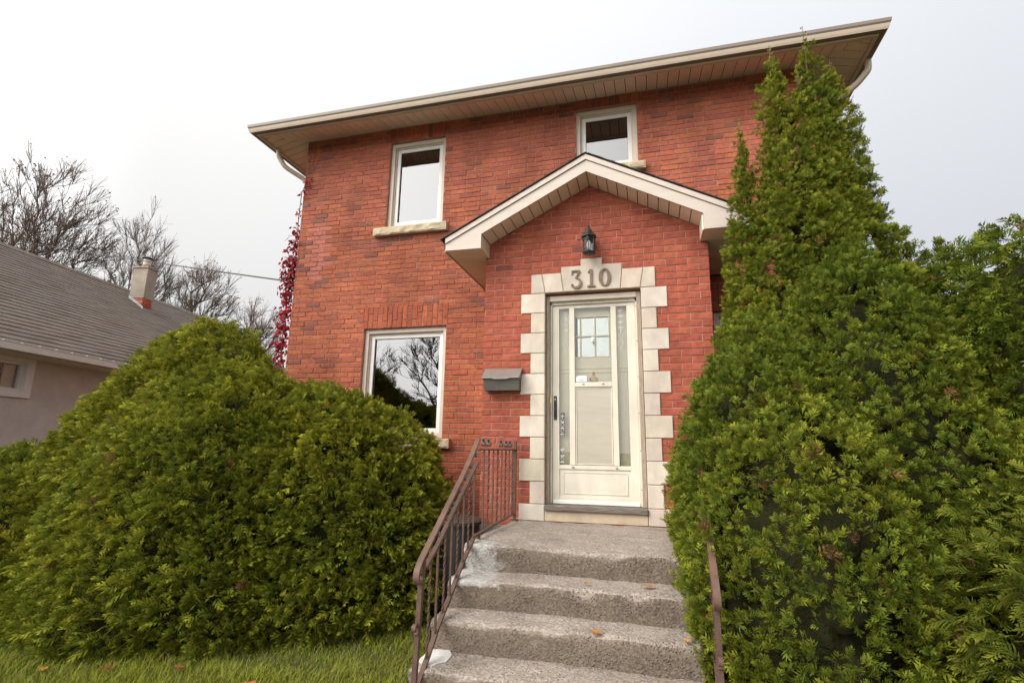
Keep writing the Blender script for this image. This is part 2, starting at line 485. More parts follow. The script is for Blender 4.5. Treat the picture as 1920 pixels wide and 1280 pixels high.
    def build(s, name, material, parent=None, smooth=False, colors=False, label=None, kind=None, own_origin=False):
        me = bpy.data.meshes.new(name)
        base = origin_of(parent) if parent is not None else Vector((0, 0, 0))
        loc = Vector((0, 0, 0))
        if own_origin and s.v:
            c = np.mean(np.array(s.v), axis=0)
            loc = Vector(c) - base
        off = base + loc
        me.from_pydata([(x - off.x, y - off.y, z - off.z) for x, y, z in s.v], [], s.f)
        if colors:
            ca = me.attributes.new('Col', 'FLOAT_COLOR', 'POINT')
            c4 = np.ones((len(s.v), 4), np.float32); c4[:, :3] = np.array(s.c)
            ca.data.foreach_set('color', c4.ravel())
        me.update()
        if smooth:
            me.polygons.foreach_set('use_smooth', np.ones(len(me.polygons), bool))
        me.materials.append(material)
        o = bpy.data.objects.new(name, me)
        COL.objects.link(o)
        o.parent = parent
        o.location = loc
        if label: o['label'] = label
        if kind: o['kind'] = kind
        return o

def vnoise(P, seed=0):
    """value noise in 3D, P (n,3) -> (n,) in 0..1"""
    P = np.asarray(P, float)
    i = np.floor(P).astype(np.int64); f = P - i
    f = f * f * (3 - 2 * f)
    def h(a, b, c):
        x = (a * 374761393 + b * 668265263 + c * 2147483647 + seed * 974711) & 0xffffffff
        x = ((x ^ (x >> 13)) * 1274126177) & 0xffffffff
        x = x ^ (x >> 16)
        return (x & 0xffff) / 65535.0
    r = 0
    for dx in (0, 1):
        for dy in (0, 1):
            for dz in (0, 1):
                wgt = (f[:, 0] if dx else 1 - f[:, 0]) * (f[:, 1] if dy else 1 - f[:, 1]) * (f[:, 2] if dz else 1 - f[:, 2])
                r = r + wgt * h(i[:, 0] + dx, i[:, 1] + dy, i[:, 2] + dz)
    return r
def vn1(x, y, z, seed=0):
    return float(vnoise(np.array([[x, y, z]]), seed)[0])

# ------------------------------------------------------------------ dimensions (metres; landing top is z = 0)
D = 1.04                     # main front wall plane, porch front wall is y = 0
XL, XR = -3.80, 2.95         # house sides
YB = 9.5                     # back of the house
PL, PR = -.638, 1.563        # porch sides
GZ = -.80                    # ground
SOF = 5.075                  # top of brick at the eave

# ------------------------------------------------------------------ ground
def ground():
    n = 61
    xs = np.concatenate([[-600, -120, -40], np.linspace(-12, 12, n), [40, 120, 600]])
    ys = np.concatenate([[-600, -120, -40], np.linspace(-14, 14, n), [40, 120, 600]])
    X, Y = np.meshgrid(xs, ys)
    V = np.stack([X.ravel(), Y.ravel(), np.zeros(X.size)], 1)
    near = (np.abs(V[:, 0]) < 12.5) & (np.abs(V[:, 1]) < 14.5)
    V[:, 2] = GZ + np.where(near, (vnoise(V * 1.3, 3) - .5) * .05, -.01)
    nx = len(xs)
    F = [(j * nx + i, j * nx + i + 1, (j + 1) * nx + i + 1, (j + 1) * nx + i) for j in range(len(ys) - 1) for i in range(nx - 1)]
    o = np_object('ground', V, F, M_GROUND, smooth=True)
    tag(o, 'lawn soil under the grass in front of the houses', None, None, 'structure')
ground()
mb = MB(); mb.box((-.25, -9.0, GZ - .1), (1.2, -2.46, GZ + .035)); o = mb.build('path', mat('path_concrete', (.42, .39, .35), .92, noise=.12, nscale=6, bump=.3), None); tag(o, 'unseen concrete garden path from the steps to the road, added for ground bounce', None, None, 'structure')  # unseen; pale concrete added to bounce light up to the soffits
mb = MB(); mb.box((-300, -10.6, GZ - .1), (300, -9.0, GZ + .03)); o = mb.build('pavement', mat('pavement_concrete', (.40, .38, .35), .92, noise=.12, nscale=3, bump=.3), None); tag(o, 'concrete pavement along the road', None, None, 'structure')
mb = MB(); mb.box((-300, -19.0, GZ - .2), (300, -10.6, GZ - .08 + .0)); o = mb.build('road', mat('asphalt', (.07, .07, .072), .92, noise=.15, nscale=9, bump=.3), None); tag(o, 'asphalt road in front of the garden', None, None, 'structure')

# ------------------------------------------------------------------ brick laying
def clip_poly(poly, a, b, c):
    """keep a*u + b*v <= c"""
    out = []
    for i, p in enumerate(poly):
        q = poly[(i + 1) % len(poly)]
        dp, dq = a * p[0] + b * p[1] - c, a * q[0] + b * q[1] - c
        if dp <= 0: out.append(p)
        if dp * dq < 0:
            t = dp / (dp - dq)
            out.append((p[0] + t * (q[0] - p[0]), p[1] + t * (q[1] - p[1])))
    return out
def area(poly):
    return .5 * abs(sum(poly[i][0] * poly[(i + 1) % len(poly)][1] - poly[(i + 1) % len(poly)][0] * poly[i][1] for i in range(len(poly))))

def lay(u0, u1, z0, z1, ch, bl, openings=(), joint=.009, off=0., clips=()):
    """running bond in the (u,z) plane, as outlines cut round the openings"""
    out = []
    nrow = int(math.ceil((z1 - z0) / ch))
    for r in range(nrow):
        za, zb = z0 + r * ch + joint / 2, min(z0 + (r + 1) * ch, z1) - joint / 2
        if zb - za < .012: continue
        zm = (za + zb) / 2
        iv = [(u0, u1)]
        for (a, b, c, d) in openings:
            if c < zm < d:
                nv = []
                for (s, e) in iv:
                    if b <= s or a >= e: nv.append((s, e))
                    else:
                        if a > s: nv.append((s, a))
                        if b < e: nv.append((b, e))
                iv = nv
        st = u0 + off + (bl / 2 if r % 2 else 0) + (random.random() - .5) * .012 - bl
        if r % 6 == 5 and random.random() < .5:
            st += bl * .25
        u = st
        while u < u1:
            L = bl
            a, b = u + joint / 2, u + L - joint / 2
            for (s, e) in iv:
                aa, bb = max(a, s + (joint / 2 if s > u0 else 0) * 0), min(b, e)
                if bb - aa > .018:
                    poly = [(aa, za), (bb, za), (bb, zb), (aa, zb)]
                    for cl_ in clips:
                        poly = clip_poly(poly, *cl_)
                        if len(poly) < 3: break
                    if len(poly) >= 3 and area(poly) > .0006:
                        out.append(poly)
            u += L
    return out

def brick_solid(mb, poly, frame, depth, proud, col, ch=.004, jit=.0016):
    """one brick: outline, chamfered arrises, slightly uneven face"""
    O, U, Nn = frame                      # origin, along-wall direction, outward normal
    cu_ = sum(p[0] for p in poly) / len(poly); cv = sum(p[1] for p in poly) / len(poly)
    n = len(poly)
    def W(u, v, d):
        return (O[0] + U[0] * u + Nn[0] * d, O[1] + U[1] * u + Nn[1] * d, O[2] + v)
    back = [W(u, v, -depth) for u, v in poly]
    mid = [W(u + random.uniform(-jit, jit), v + random.uniform(-jit, jit), proud - ch) for u, v in poly]
    fr = []
    for u, v in poly:
        du, dv = cu_ - u, cv - v
        fr.append(W(u + math.copysign(ch, du) + random.uniform(-jit, jit), v + math.copysign(ch, dv) + random.uniform(-jit, jit), proud + random.uniform(-jit, jit) * .7))
    # front-face winding
    a0 = sum(poly[i][0] * poly[(i + 1) % n][1] - poly[(i + 1) % n][0] * poly[i][1] for i in range(n))
    fs = [tuple(range(2 * n, 3 * n))]
    for i in range(n):
        j = (i + 1) % n
        fs.append((i, j, n + j, n + i)); fs.append((n + i, n + j, 2 * n + j, 2 * n + i))
    mb.add(back + mid + fr, fs, col)

def jitc(c, k=.08):
    f = 1 + random.gauss(0, k)
    return tuple(max(.005, q * f * (1 + random.gauss(0, k * .35))) for q in c)

def facade_color(x, z):
    """old pressed brick: red with orange and dark pieces in drifts, more dark ones below the eave"""
    n1 = vn1(x * .9, z * 1.6, 0, 5); n2 = vn1(x * 2.3, z * 3.1, 4, 9)
    base = (.335, .096, .050)
    if z > 3.7: base = (.34, .098, .058)
    r = random.random()
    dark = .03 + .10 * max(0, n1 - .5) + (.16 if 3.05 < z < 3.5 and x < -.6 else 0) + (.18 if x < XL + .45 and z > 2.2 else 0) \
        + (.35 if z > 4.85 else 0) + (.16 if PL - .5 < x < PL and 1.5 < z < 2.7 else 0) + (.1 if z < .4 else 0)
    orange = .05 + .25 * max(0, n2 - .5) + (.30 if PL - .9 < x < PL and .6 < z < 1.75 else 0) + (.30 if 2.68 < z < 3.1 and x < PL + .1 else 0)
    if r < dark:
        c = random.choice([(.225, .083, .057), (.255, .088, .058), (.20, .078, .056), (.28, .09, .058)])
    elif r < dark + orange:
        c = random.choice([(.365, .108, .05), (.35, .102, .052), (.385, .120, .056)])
    else:
        c = random.choice([base, base, (base[0] * .9, base[1] * .9, base[2]), (base[0] * 1.1, base[1] * 1.12, base[2] * 1.1)])
    wth = .90 + .20 * vn1(x * .55, z * .7, 7, 33)
    if -3.62 < x < -3.35 and 2.9 < z < 3.75: c = (.40, .135, .095)          # old pale stain left by a pipe
    return jitc(tuple(q * wth for q in c), .05)
def porch_color(x, z):
    r = random.random()
    if r < .02: c = (.23, .07, .052)
    elif r < .10: c = (.37, .105, .058)
    elif r < .26: c = (.325, .085, .055)
    else: c = (.345, .091, .056)
    return jitc(c, .055)

# ------------------------------------------------------------------ the brick house
house = empty('brick_house', (-.4, D, GZ), 'two-storey red brick house with beige eaves and gabled front porch', 'house')
F_FRONT = ((0, D, 0), (1, 0, 0), (0, -1, 0))
F_PORCH = ((0, 0, 0), (1, 0, 0), (0, -1, 0))

LW = (-2.645, -1.479, .762, 2.168)
UL = (-2.437, -1.603, 3.56, 4.859)
UR = (.176, .948, 4.09, 4.941)
RW = (1.69, 2.62, .762, 2.18)
ARCH = [(-2.66, -1.464, 2.168, 2.466), (-2.452, -1.588, 4.859, SOF), (.16, .964, 4.941, SOF), (1.676, 2.634, 2.18, 2.50)]
FO = [LW, UL, UR, RW]
GABLE_APEX = (.456, 3.303)
GSL = .5235      # slope of the gable soffit at the wall

def mortar_cells(name, u0, u1, z0, z1, openings, place, material, clipf=None, recess=.007, depth=.22):
    us = sorted({u0, u1, *[o[0] + .004 for o in openings], *[o[1] - .004 for o in openings]})
    zs = sorted({z0, z1, *[o[2] for o in openings], *[o[3] for o in openings]})
    us = [u for u in us if u0 <= u <= u1]; zs = [z for z in zs if z0 <= z <= z1]
    mb = MB()
    for a, b in zip(us[:-1], us[1:]):
        run = None
        for c, d in zip(zs[:-1], zs[1:]):
            um, zm = (a + b) / 2, (c + d) / 2
            hole = any(o[0] < um < o[1] and o[2] < zm < o[3] for o in openings)
            if not hole: place(mb, a, b, c, d, recess, depth)
    return mb.build(name, material, house)

def pl_front(mb, a, b, c, d, r, dp): mb.box((a, D + r, c), (b, D + dp, d))
wall = mortar_cells('front_wall', XL + .004, XR - .004, -.11, SOF + .05, FO, pl_front, M_MORTAR_OLD)

all_b = []      # (mesh-adder, centre) for every brick of the house
def queue(polys, frame, depth, colf, mortar_parent, ch=.004):
    O, U, Nn = frame
    for p in polys:
        cu_ = sum(q[0] for q in p) / len(p); cv = sum(q[1] for q in p) / len(p)
        ctr = Vector((O[0] + U[0] * cu_, O[1] + U[1] * cu_, O[2] + cv))
        pr_ = random.gauss(0, .0016)
        mb = MB()
        brick_solid(mb, p, frame, depth, pr_, colf(cu_, cv), ch)
        all_b.append((mb, ctr, mortar_parent, frame))

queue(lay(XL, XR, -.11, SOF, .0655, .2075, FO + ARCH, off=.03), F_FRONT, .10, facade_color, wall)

def arch_bricks(a, b, z0, z1, n, splay, colf):
    """flat arch of upright bricks, joints staggered, leaning out towards the ends"""
    out = []
    j = .007
    for i in range(n):
        t0, t1 = i / n, (i + 1) / n
        bx = lambda t: a + (b - a) * t
        tx = lambda t: (a + b) / 2 + ((b - a) / 2 + splay) * (2 * t - 1)
        cut = .64 if i % 2 else .33
        hs = [0, cut, 1] if z1 - z0 > .25 else [0, 1]
        for h0, h1 in zip(hs[:-1], hs[1:]):
            def P(t, h): return (bx(t) + (tx(t) - bx(t)) * h, z0 + (z1 - z0) * h)
            p = [P(t0, h0), P(t1, h0), P(t1, h1), P(t0, h1)]
            p = [(p[0][0] + j / 2, p[0][1] + j / 2), (p[1][0] - j / 2, p[1][1] + j / 2), (p[2][0] - j / 2, p[2][1] - j / 2), (p[3][0] + j / 2, p[3][1] - j / 2)]
            out.append(p)
    return out
def arch_color(x, z): return jitc(random.choice([(.33, .088, .045), (.36, .10, .048), (.30, .08, .045)]), .07)
def arch_color_top(x, z): return jitc(random.choice([(.34, .088, .048), (.38, .115, .05), (.20, .07, .045), (.30, .08, .05)]), .08)
queue(arch_bricks(*ARCH[0], 17, 0, arch_color), F_FRONT, .10, arch_color, wall)
queue(arch_bricks(*ARCH[3], 13, 0, arch_color), F_FRONT, .10, arch_color, wall)
queue(arch_bricks(*ARCH[1], 12, 0, arch_color_top), F_FRONT, .10, arch_color_top, wall)
queue(arch_bricks(*ARCH[2], 11, 0, arch_color_top), F_FRONT, .10, arch_color_top, wall)

# side and back walls
side_l = MB(); side_l.box((XL + .007, D + .225, -.11), (XL + .22, YB, SOF + .05)); side_l = side_l.build('side_wall', M_MORTAR_OLD, house)
side_r = MB(); side_r.box((XR - .22, D + .225, -.11), (XR - .007, YB, SOF + .05)); side_r = side_r.build('side_wall', M_MORTAR_OLD, house)
bk = MB(); bk.box((XL + .225, YB - .2, -.11), (XR - .225, YB, SOF + .05)); bk.build('back_wall', M_MORTAR_OLD, house)
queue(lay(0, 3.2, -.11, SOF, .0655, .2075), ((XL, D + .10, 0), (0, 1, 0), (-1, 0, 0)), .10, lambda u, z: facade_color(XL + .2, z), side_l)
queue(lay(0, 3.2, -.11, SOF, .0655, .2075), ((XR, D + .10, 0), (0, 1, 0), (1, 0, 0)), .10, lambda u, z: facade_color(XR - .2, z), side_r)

# porch walls
CH = .0677
H0 = .1495
DOOR = (0.0, .927, .0, 2.165)
# quoin blocks and lintel stones: (x0, x1, z0, z1)
quoins = []
for k in range(10):
    z0 = H0 + k * .2032
    if k % 2 == 1:
        quoins += [(-.249, -.001, z0, z0 + .2032), (.928, 1.173, z0, z0 + .2032)]
    else:
        quoins += [(-.146, -.001, z0, z0 + .2032), (.928, 1.071, z0, z0 + .2032)]
quoins += [(-.249, -.001, .0, H0), (.928, 1.173, .0, H0)]
ZT = H0 + 2.032
lint_open = [(-.146, 1.071, ZT, 2.385), (.16, .76, 2.385, 2.445), (.356, .570, 2.445, 2.515)]
porch_open = [DOOR] + quoins + lint_open
gcl = [(-GSL, 1, GABLE_APEX[1] - GSL * GABLE_APEX[0]), (GSL, 1, GABLE_APEX[1] + GSL * GABLE_APEX[0])]
def pl_porch(mb, a, b, c, d, r, dp): mb.box((a, r, c), (b, dp, d))
pw = MB()
for a, b, c, d in [(PL + .004, -.02, -.3, 2.69), (.947, PR - .004, -.3, 2.69), (-.02, .947, 2.18, 2.69)]:
    pw.box((a, .006, c), (b, .16, d))
pw.prism([(PL + .02, 2.69), (PR - .02, 2.69), (PR - .02, 2.728), (GABLE_APEX[0], 3.30), (PL + .02, 2.728)], 'y', .006, .16)
porch_wall = pw.build('porch_wall', M_MORTAR_PORCH, house)
queue(lay(PL, PR, H0 - 3 * CH, 3.32, CH, .2005, porch_open, joint=.007, off=.0, clips=gcl), F_PORCH, .06, porch_color, porch_wall, .003)
for sx, nn_ in ((PL, -1), (PR, 1)):
    s_ = MB(); s_.box((min(sx - nn_ * .006, sx - nn_ * .16), .165, -.3), (max(sx - nn_ * .006, sx - nn_ * .16), D + .02, 2.72))
    s_ = s_.build('porch_side_wall', M_MORTAR_PORCH, house)
    queue(lay(0, D - .062, H0 - 3 * CH, 2.70, CH, .2005, joint=.007, off=.1), ((sx, .062, 0), (0, 1, 0), (nn_, 0, 0)), .06, porch_color, s_, .003)

# the 300 bricks that show largest are objects of their own, the rest stays one mesh per wall
cpos = cam.matrix_world.translation
def shown(b):
    c, fr = b[1], b[3]
    v = c - cpos
    fac = -v.normalized().dot(Vector(fr[2]))
    dd = v.dot(cf)
    if dd <= 0 or fac <= .05: return -1
    px, py = 960 + 981 * v.dot(cr) / dd, 640 - 981 * v.dot(cu) / dd
    if not (0 < px < 1920 and 0 < py < 1280): return -1
    if px > 1290 and 1335 < px + (640 - py) * .35 and py > 560: return -1      # behind the cedar
    if c.z < -.02: return -1
    return fac / v.length
all_b.sort(key=shown, reverse=True)
single, rest = all_b[:300], all_b[300:]
for mb, c, par, fr in single:
    mb.build('brick', M_BRICK, par, colors=True, own_origin=True)
groups = {}
for mb, c, par, fr in rest:
    g = groups.setdefault(par.name, (MB(), par))[0]
    o = len(g.v)
    g.v += mb.v; g.c += mb.c; g.f += [tuple(o + i for i in f) for f in mb.f]
for g, par in groups.values():
    g.build('brickwork', M_BRICK, par, colors=True, kind='stuff')

# stone surround: each block its own piece
def stone_block(poly, y0, y1, name='quoin_stone', j=.0025):
    a0 = sum(poly[i][0] * poly[(i + 1) % len(poly)][1] - poly[(i + 1) % len(poly)][0] * poly[i][1] for i in range(len(poly)))
    if a0 < 0: poly = poly[::-1]
    n = len(poly)
    # shrink by the joint, along the edge normals (works for stepped outlines too)
    def inset(d):
        out = []
        for i in range(n):
            p0, p1, p2 = Vector(poly[i - 1]), Vector(poly[i]), Vector(poly[(i + 1) % n])
            e1, e2 = (p1 - p0).normalized(), (p2 - p1).normalized()
            n1, n2 = Vector((-e1.y, e1.x)), Vector((-e2.y, e2.x))
            k = 1 + n1.dot(n2)
            q = p1 + (n1 + n2) * (d / max(k, .2))
            out.append((q.x, q.y))
        return out
    A, B = inset(j), inset(j + .004)
    mb = MB()
    c = jitc(random.choice([(.585, .51, .42), (.55, .475, .39), (.61, .54, .45), (.565, .485, .39)]), .035)
    vs = [(u, y1, v) for u, v in A] + [(u, y0 + .004, v) for u, v in A] + [(u, y0, v) for u, v in B]
    fs = [tuple(range(2 * n, 3 * n))] + [f for i in range(n) for f in ((i, (i + 1) % n, n + (i + 1) % n, n + i), (n + i, n + (i + 1) % n, 2 * n + (i + 1) % n, 2 * n + i))]
    mb.add(vs, fs, c)
    return mb.build(name, M_STONE, house, colors=True)
surround = []
for (a, b, c, d) in quoins:
    stone_block([(a, c), (b, c), (b, d), (a, d)], -.012 + random.uniform(-.001, .001), .09)
stone_block([(-.146, ZT), (.0, ZT), (-.035, 2.385), (-.146, 2.385)], -.012, .09, 'lintel_stone')
stone_block([(.0, ZT), (.185, ZT), (.16, 2.385), (-.035, 2.385)], -.0125, .09, 'lintel_stone')
stone_block([(.185, ZT), (.742, ZT), (.76, 2.385), (.76, 2.445), (.570, 2.445), (.570, 2.515), (.356, 2.515), (.356, 2.445), (.16, 2.445), (.16, 2.385)], -.013, .09, 'keystone')
stone_block([(.742, ZT), (.927, ZT), (.962, 2.385), (.76, 2.385)], -.0118, .09, 'lintel_stone')
stone_block([(.927, ZT), (1.071, ZT), (1.071, 2.385), (.962, 2.385)], -.0122, .09, 'lintel_stone')
bk_ = MB(); bk_.box((-.2, .03, .0), (-.01, .1, 2.3)); bk_.box((.937, .03, .0), (1.13, .1, 2.3)); bk_.box((-.1, .03, 2.19), (1.03, .1, 2.46))
bk_.build('surround_backing', M_MORTAR_PORCH, house)

# foundation
fm = MB()
fm.box((XL - .03, D - .02, GZ - .2), (XR + .03, D + .3, -.112))
fm.box((XL - .03, D + .31, GZ - .2), (XL + .2, YB, -.112)); fm.box((XR - .2, D + .31, GZ - .2), (XR + .03, YB, -.112))
fm.box((PL - .02, .0, GZ - .2), (PR + .02, D - .03, -.056))
fm.build('foundation', M_FOUND, house)

# ------------------------------------------------------------------ house windows
def frame_ring(mb, x0, x1, z0, z1, w, y0, y1, c=.004):
    mb.bevbox((x0, y0, z0), (x0 + w, y1, z1), c); mb.bevbox((x1 - w, y0, z0), (x1, y1, z1), c)
    mb.bevbox((x0 + w - .001, y0 + .0015, z1 - w), (x1 - w + .001, y1, z1), c); mb.bevbox((x0 + w - .001, y0 + .0015, z0), (x1 - w + .001, y1, z0 + w), c)

def window(op, parts, cas=.055, sash=.05, label=None):
    x0, x1, z0, z1 = op
    e = .003
    mb = MB(); frame_ring(mb, x0 + e, x1 - e, z0 + e, z1 - e, cas, D + .045, D + .16)
    wobj = mb.build('window', M_CREAM, house, label=label)
    mb = MB(); frame_ring(mb, x0 + cas, x1 - cas, z0 + cas, z1 - cas, .018, D + .075, D + .16, .003)
    mb.build('frame_step', M_CREAM, wobj)
    a = cas + .018
    mb = MB(); frame_ring(mb, x0 + a, x1 - a, z0 + a, z1 - a, sash, D + .092, D + .15)
    mb.build('sash', M_WHITE, wobj)
    b = a + sash
    mb = MB(); frame_ring(mb, x0 + b - .004, x1 - b + .004, z0 + b - .004, z1 - b + .004, .006, D + .108, D + .13, .001)
    mb.build('gasket', M_BLACK, wobj)
    mb = MB(); mb.box((x0 + b - .003, D + .122, z0 + b - .003), (x1 - b + .003, D + .126, z1 - b + .003)); mb.build('pane', M_GLASS, wobj)
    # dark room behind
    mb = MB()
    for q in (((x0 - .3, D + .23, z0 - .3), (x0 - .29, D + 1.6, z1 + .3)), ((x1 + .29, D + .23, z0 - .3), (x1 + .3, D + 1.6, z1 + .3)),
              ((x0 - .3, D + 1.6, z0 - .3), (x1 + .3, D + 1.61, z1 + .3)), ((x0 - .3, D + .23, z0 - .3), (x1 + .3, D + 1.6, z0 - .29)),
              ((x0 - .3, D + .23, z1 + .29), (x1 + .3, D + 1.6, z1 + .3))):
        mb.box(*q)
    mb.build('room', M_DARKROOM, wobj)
    return wobj, (x0 + b, x1 - b, z0 + b, z1 - b)

w1, g = window(UL, None)
w2, g = window(UR, None)
w3, g = window(LW, None)
for k in range(13):
    z = g[3] - .012 - k * .020
    mb = MB(); mb.add([(g[0], D + .165, z - .004), (g[1], D + .165, z - .004), (g[1], D + .19, z + .007), (g[0], D + .19, z + .007)], [(0, 1, 2, 3)])
    mb.add([(g[0], D + .165, z - .0055), (g[1], D + .165, z - .0055), (g[1], D + .19, z + .0055), (g[0], D + .19, z + .0055)], [(3, 2, 1, 0)])
    mb.build('blind_slat', M_BLIND, w3)
mb = MB(); mb.bevbox((g[0], D + .163, g[3] - .295), (g[1], D + .192, g[3] - .277), .003); mb.build('blind_rail', M_BLIND, w3)
mb = MB(); mb.tube([(g[0] + .09, D + .17, g[3] - .02), (g[0] + .092, D + .172, g[3] - .62)], .004, 6); mb.build('blind_wand', M_BLIND, w3)
w4, g = window(RW, None, label='ground-floor window beside the porch, mostly behind the tall cedar')
for k in range(7):
    z = g[3] - .012 - k * .020
    mb = MB(); mb.add([(g[0], D + .165, z - .004), (g[1], D + .165, z - .004), (g[1], D + .19, z + .007), (g[0], D + .19, z + .007)], [(0, 1, 2, 3)])
    mb.build('blind_slat', M_BLIND, w4)

def rough_sill(x0, x1, z0, z1, seed):
    """rock-faced stone sill"""
    nx, nz_ = 34, 7
    V = []; F = []
    y0, yb = D - .065, D + .06
    for j in range(nz_):
        for i in range(nx):
            x = x0 + (x1 - x0) * i / (nx - 1); z = z0 + (z1 - z0) * j / (nz_ - 1)
            edge = i in (0, nx - 1) or j in (0, nz_ - 1)
            dy = 0 if edge else -(.006 + .022 * (vn1(x * 14, z * 22, 1, seed) - .2))
            V.append((x, y0 + dy, z))
    for j in range(nz_ - 1):
        for i in range(nx - 1):
            F.append((j * nx + i, j * nx + i + 1, (j + 1) * nx + i + 1, (j + 1) * nx + i))
    mb = MB(); mb.add(V, F)
    mb.add([(x0, y0, z0), (x1, y0, z0), (x1, yb, z0), (x0, yb, z0), (x0, y0, z1), (x1, y0, z1), (x1, yb, z1), (x0, yb, z1)],
           [(3, 2, 1, 0), (4, 5, 6, 7), (1, 2, 6, 5), (0, 4, 7, 3)])
    return mb.build('window_sill', M_SILL, house)
rough_sill(-2.578, -1.518, 3.445, 3.557, 1)
rough_sill(.085, 1.032, 3.992, 4.087, 2)
rough_sill(-2.77, -1.363, .645, .757, 3)
rough_sill(1.57, 2.74, .645, .757, 4)

# ------------------------------------------------------------------ main eave: soffit panels, fascia, gutter
O = .476
EZ = 4.949                      # fascia bottom edge
ys0 = D - O
# front soffit: one ribbed panel after another
NP = 54
pwid = (XR - XL) / NP
pan_me = None
def soffit_panel(verts, t=.006):
    mb = MB()
    lo = [Vector(v) for v in verts]
    n = (lo[1] - lo[0]).cross(lo[2] - lo[0]).normalized()
    if n.z > 0: n = -n
    up = [v - n * t for v in lo]
    mb.add([*lo, *up], [(0, 1, 2, 3)[:len(lo)] if len(lo) == 4 else (0, 1, 2), tuple(range(2 * len(lo) - 1, len(lo) - 1, -1))] +
           [(i, len(lo) + i, len(lo) + (i + 1) % len(lo), (i + 1) % len(lo)) for i in range(len(lo))])
    return mb.build('soffit_panel', M_SOFFIT, house)
gap = .004
zw = SOF + .004
def front_panel(x0, x1):
    """panel between two x cuts, mitred at the corners"""
    def yb(x): return D
    soffit_panel([(x0 + gap, ys0, EZ + .012), (x1 - gap, ys0, EZ + .012), (x1 - gap, D + .01, zw), (x0 + gap, D + .01, zw)])
for i in range(NP):
    front_panel(XL + i * pwid, XL + (i + 1) * pwid)
# corners (mitre) and sides
for sgn, xc in ((-1, XL), (1, XR)):
    nk = 4
    for k in range(nk):
        a, b = O * k / nk, O * (k + 1) / nk
        za = lambda d: EZ + .012 + (zw - EZ - .012) * (1 - d / O)
        # front half of the corner square, then the side half
        soffit_panel([(xc + sgn * (a + gap), ys0, EZ + .012), (xc + sgn * (b - gap), ys0, EZ + .012), (xc + sgn * (b - gap), D - b + gap, za(b)), (xc + sgn * (a + gap), D - a - gap, za(a))])
        soffit_panel([(xc + sgn * O, D - b + gap, EZ + .012), (xc + sgn * O, D - a - gap, EZ + .012), (xc + sgn * (a + gap), D - a - gap, za(a)), (xc + sgn * (b - gap), D - b + gap, za(b))])
    ns = int((YB - D) / .125)
    for k in range(min(ns, 40)):
        y0 = D + k * .125
        soffit_panel([(xc + sgn * O, y0 + gap, EZ + .012), (xc + sgn * O, y0 + .125 - gap, EZ + .012), (xc - sgn * .01, y0 + .125 - gap, zw), (xc - sgn * .01, y0 + gap, zw)])
mb = MB()     # backing above the panel joints
mb.add([(XL - O, ys0, EZ + .024), (XR + O, ys0, EZ + .024), (XR, D + .02, zw + .012), (XL, D + .02, zw + .012)], [(0, 1, 2, 3)])
for sgn, xc in ((-1, XL), (1, XR)):
    mb.add([(xc + sgn * O, ys0, EZ + .024), (xc + sgn * O, YB, EZ + .024), (xc, YB, zw + .012), (xc, D + .02, zw + .012)], [(0, 1, 2, 3)])
mb.build('soffit_backing', M_ROOF, house)
# fascia boards with a returned lower lip
def eave_strip(name, mtl, prof):
    """profile [(outward, z)] swept along left side, front, right side with mitred corners"""
    mb = MB()
    path = []
    n = len(prof)
    V = []
    for (kx, ky) in (('L', 'B'), ('L', 'F'), ('R', 'F'), ('R', 'B')):
        for o_, z in prof:
            x = XL - O - o_ if kx == 'L' else XR + O + o_
            y = (D - O - o_) if ky == 'F' else YB
            V.append((x, y, z))
    F = []
    for s_ in range(3):
        for i in range(n):
            j = (i + 1) % n
            F.append((s_ * n + i, s_ * n + j, (s_ + 1) * n + j, (s_ + 1) * n + i))
    F.append(tuple(range(n))); F.append(tuple(range(4 * n - 1, 3 * n - 1, -1)))
    mb.add(V, F)
    return mb.build(name, mtl, house)
eave_strip('fascia', M_EAVE_PALE, [(-.03, EZ + .01), (-.03, EZ - .003), (.012, EZ - .003), (.012, EZ + .11), (0, EZ + .11), (0, EZ + .01)])
G0, G1 = EZ + .016, EZ + .117
gut = eave_strip('gutter', M_GUTTER, [(.0125, G1 - .012), (.0125, G0), (.07, G0), (.078, G0 + .018), (.088, G0 + .042), (.104, G0 + .066), (.107, G1), (.097, G1 + .002), (.094, G1 - .006), (.094, G0 + .07), (.072, G0 + .03), (.066, G0 + .006), (.0165, G0 + .006), (.0165, G1 - .012)])
lip = eave_strip('gutter_lip_highlight', M_EAVE_PALE, [(.0685, G0 - .002), (.078, G0 + .022), (.0905, G0 + .048), (.0965, G0 + .046), (.086, G0 + .016), (.0755, G0 - .006)])  # paler strip: the highlight along the gutter lip put into its colour
# hipped roof above
zr0 = EZ + .10
mb = MB()
xm, hh = (XL + XR) / 2, 2.1
A = [(XL - O - .03, D - O - .03, zr0 + .03), (XR + O + .03, D - O - .03, zr0 + .03), (XR + O + .03, YB + O, zr0 + .03), (XL - O - .03, YB + O, zr0 + .03), (xm, D + 3.2, zr0 + hh), (xm, YB - 3.2, zr0 + hh)]
mb.add(A, [(0, 1, 4), (1, 2, 5, 4), (2, 3, 5), (3, 0, 4, 5)])
mb.build('roof', M_ROOF, house)
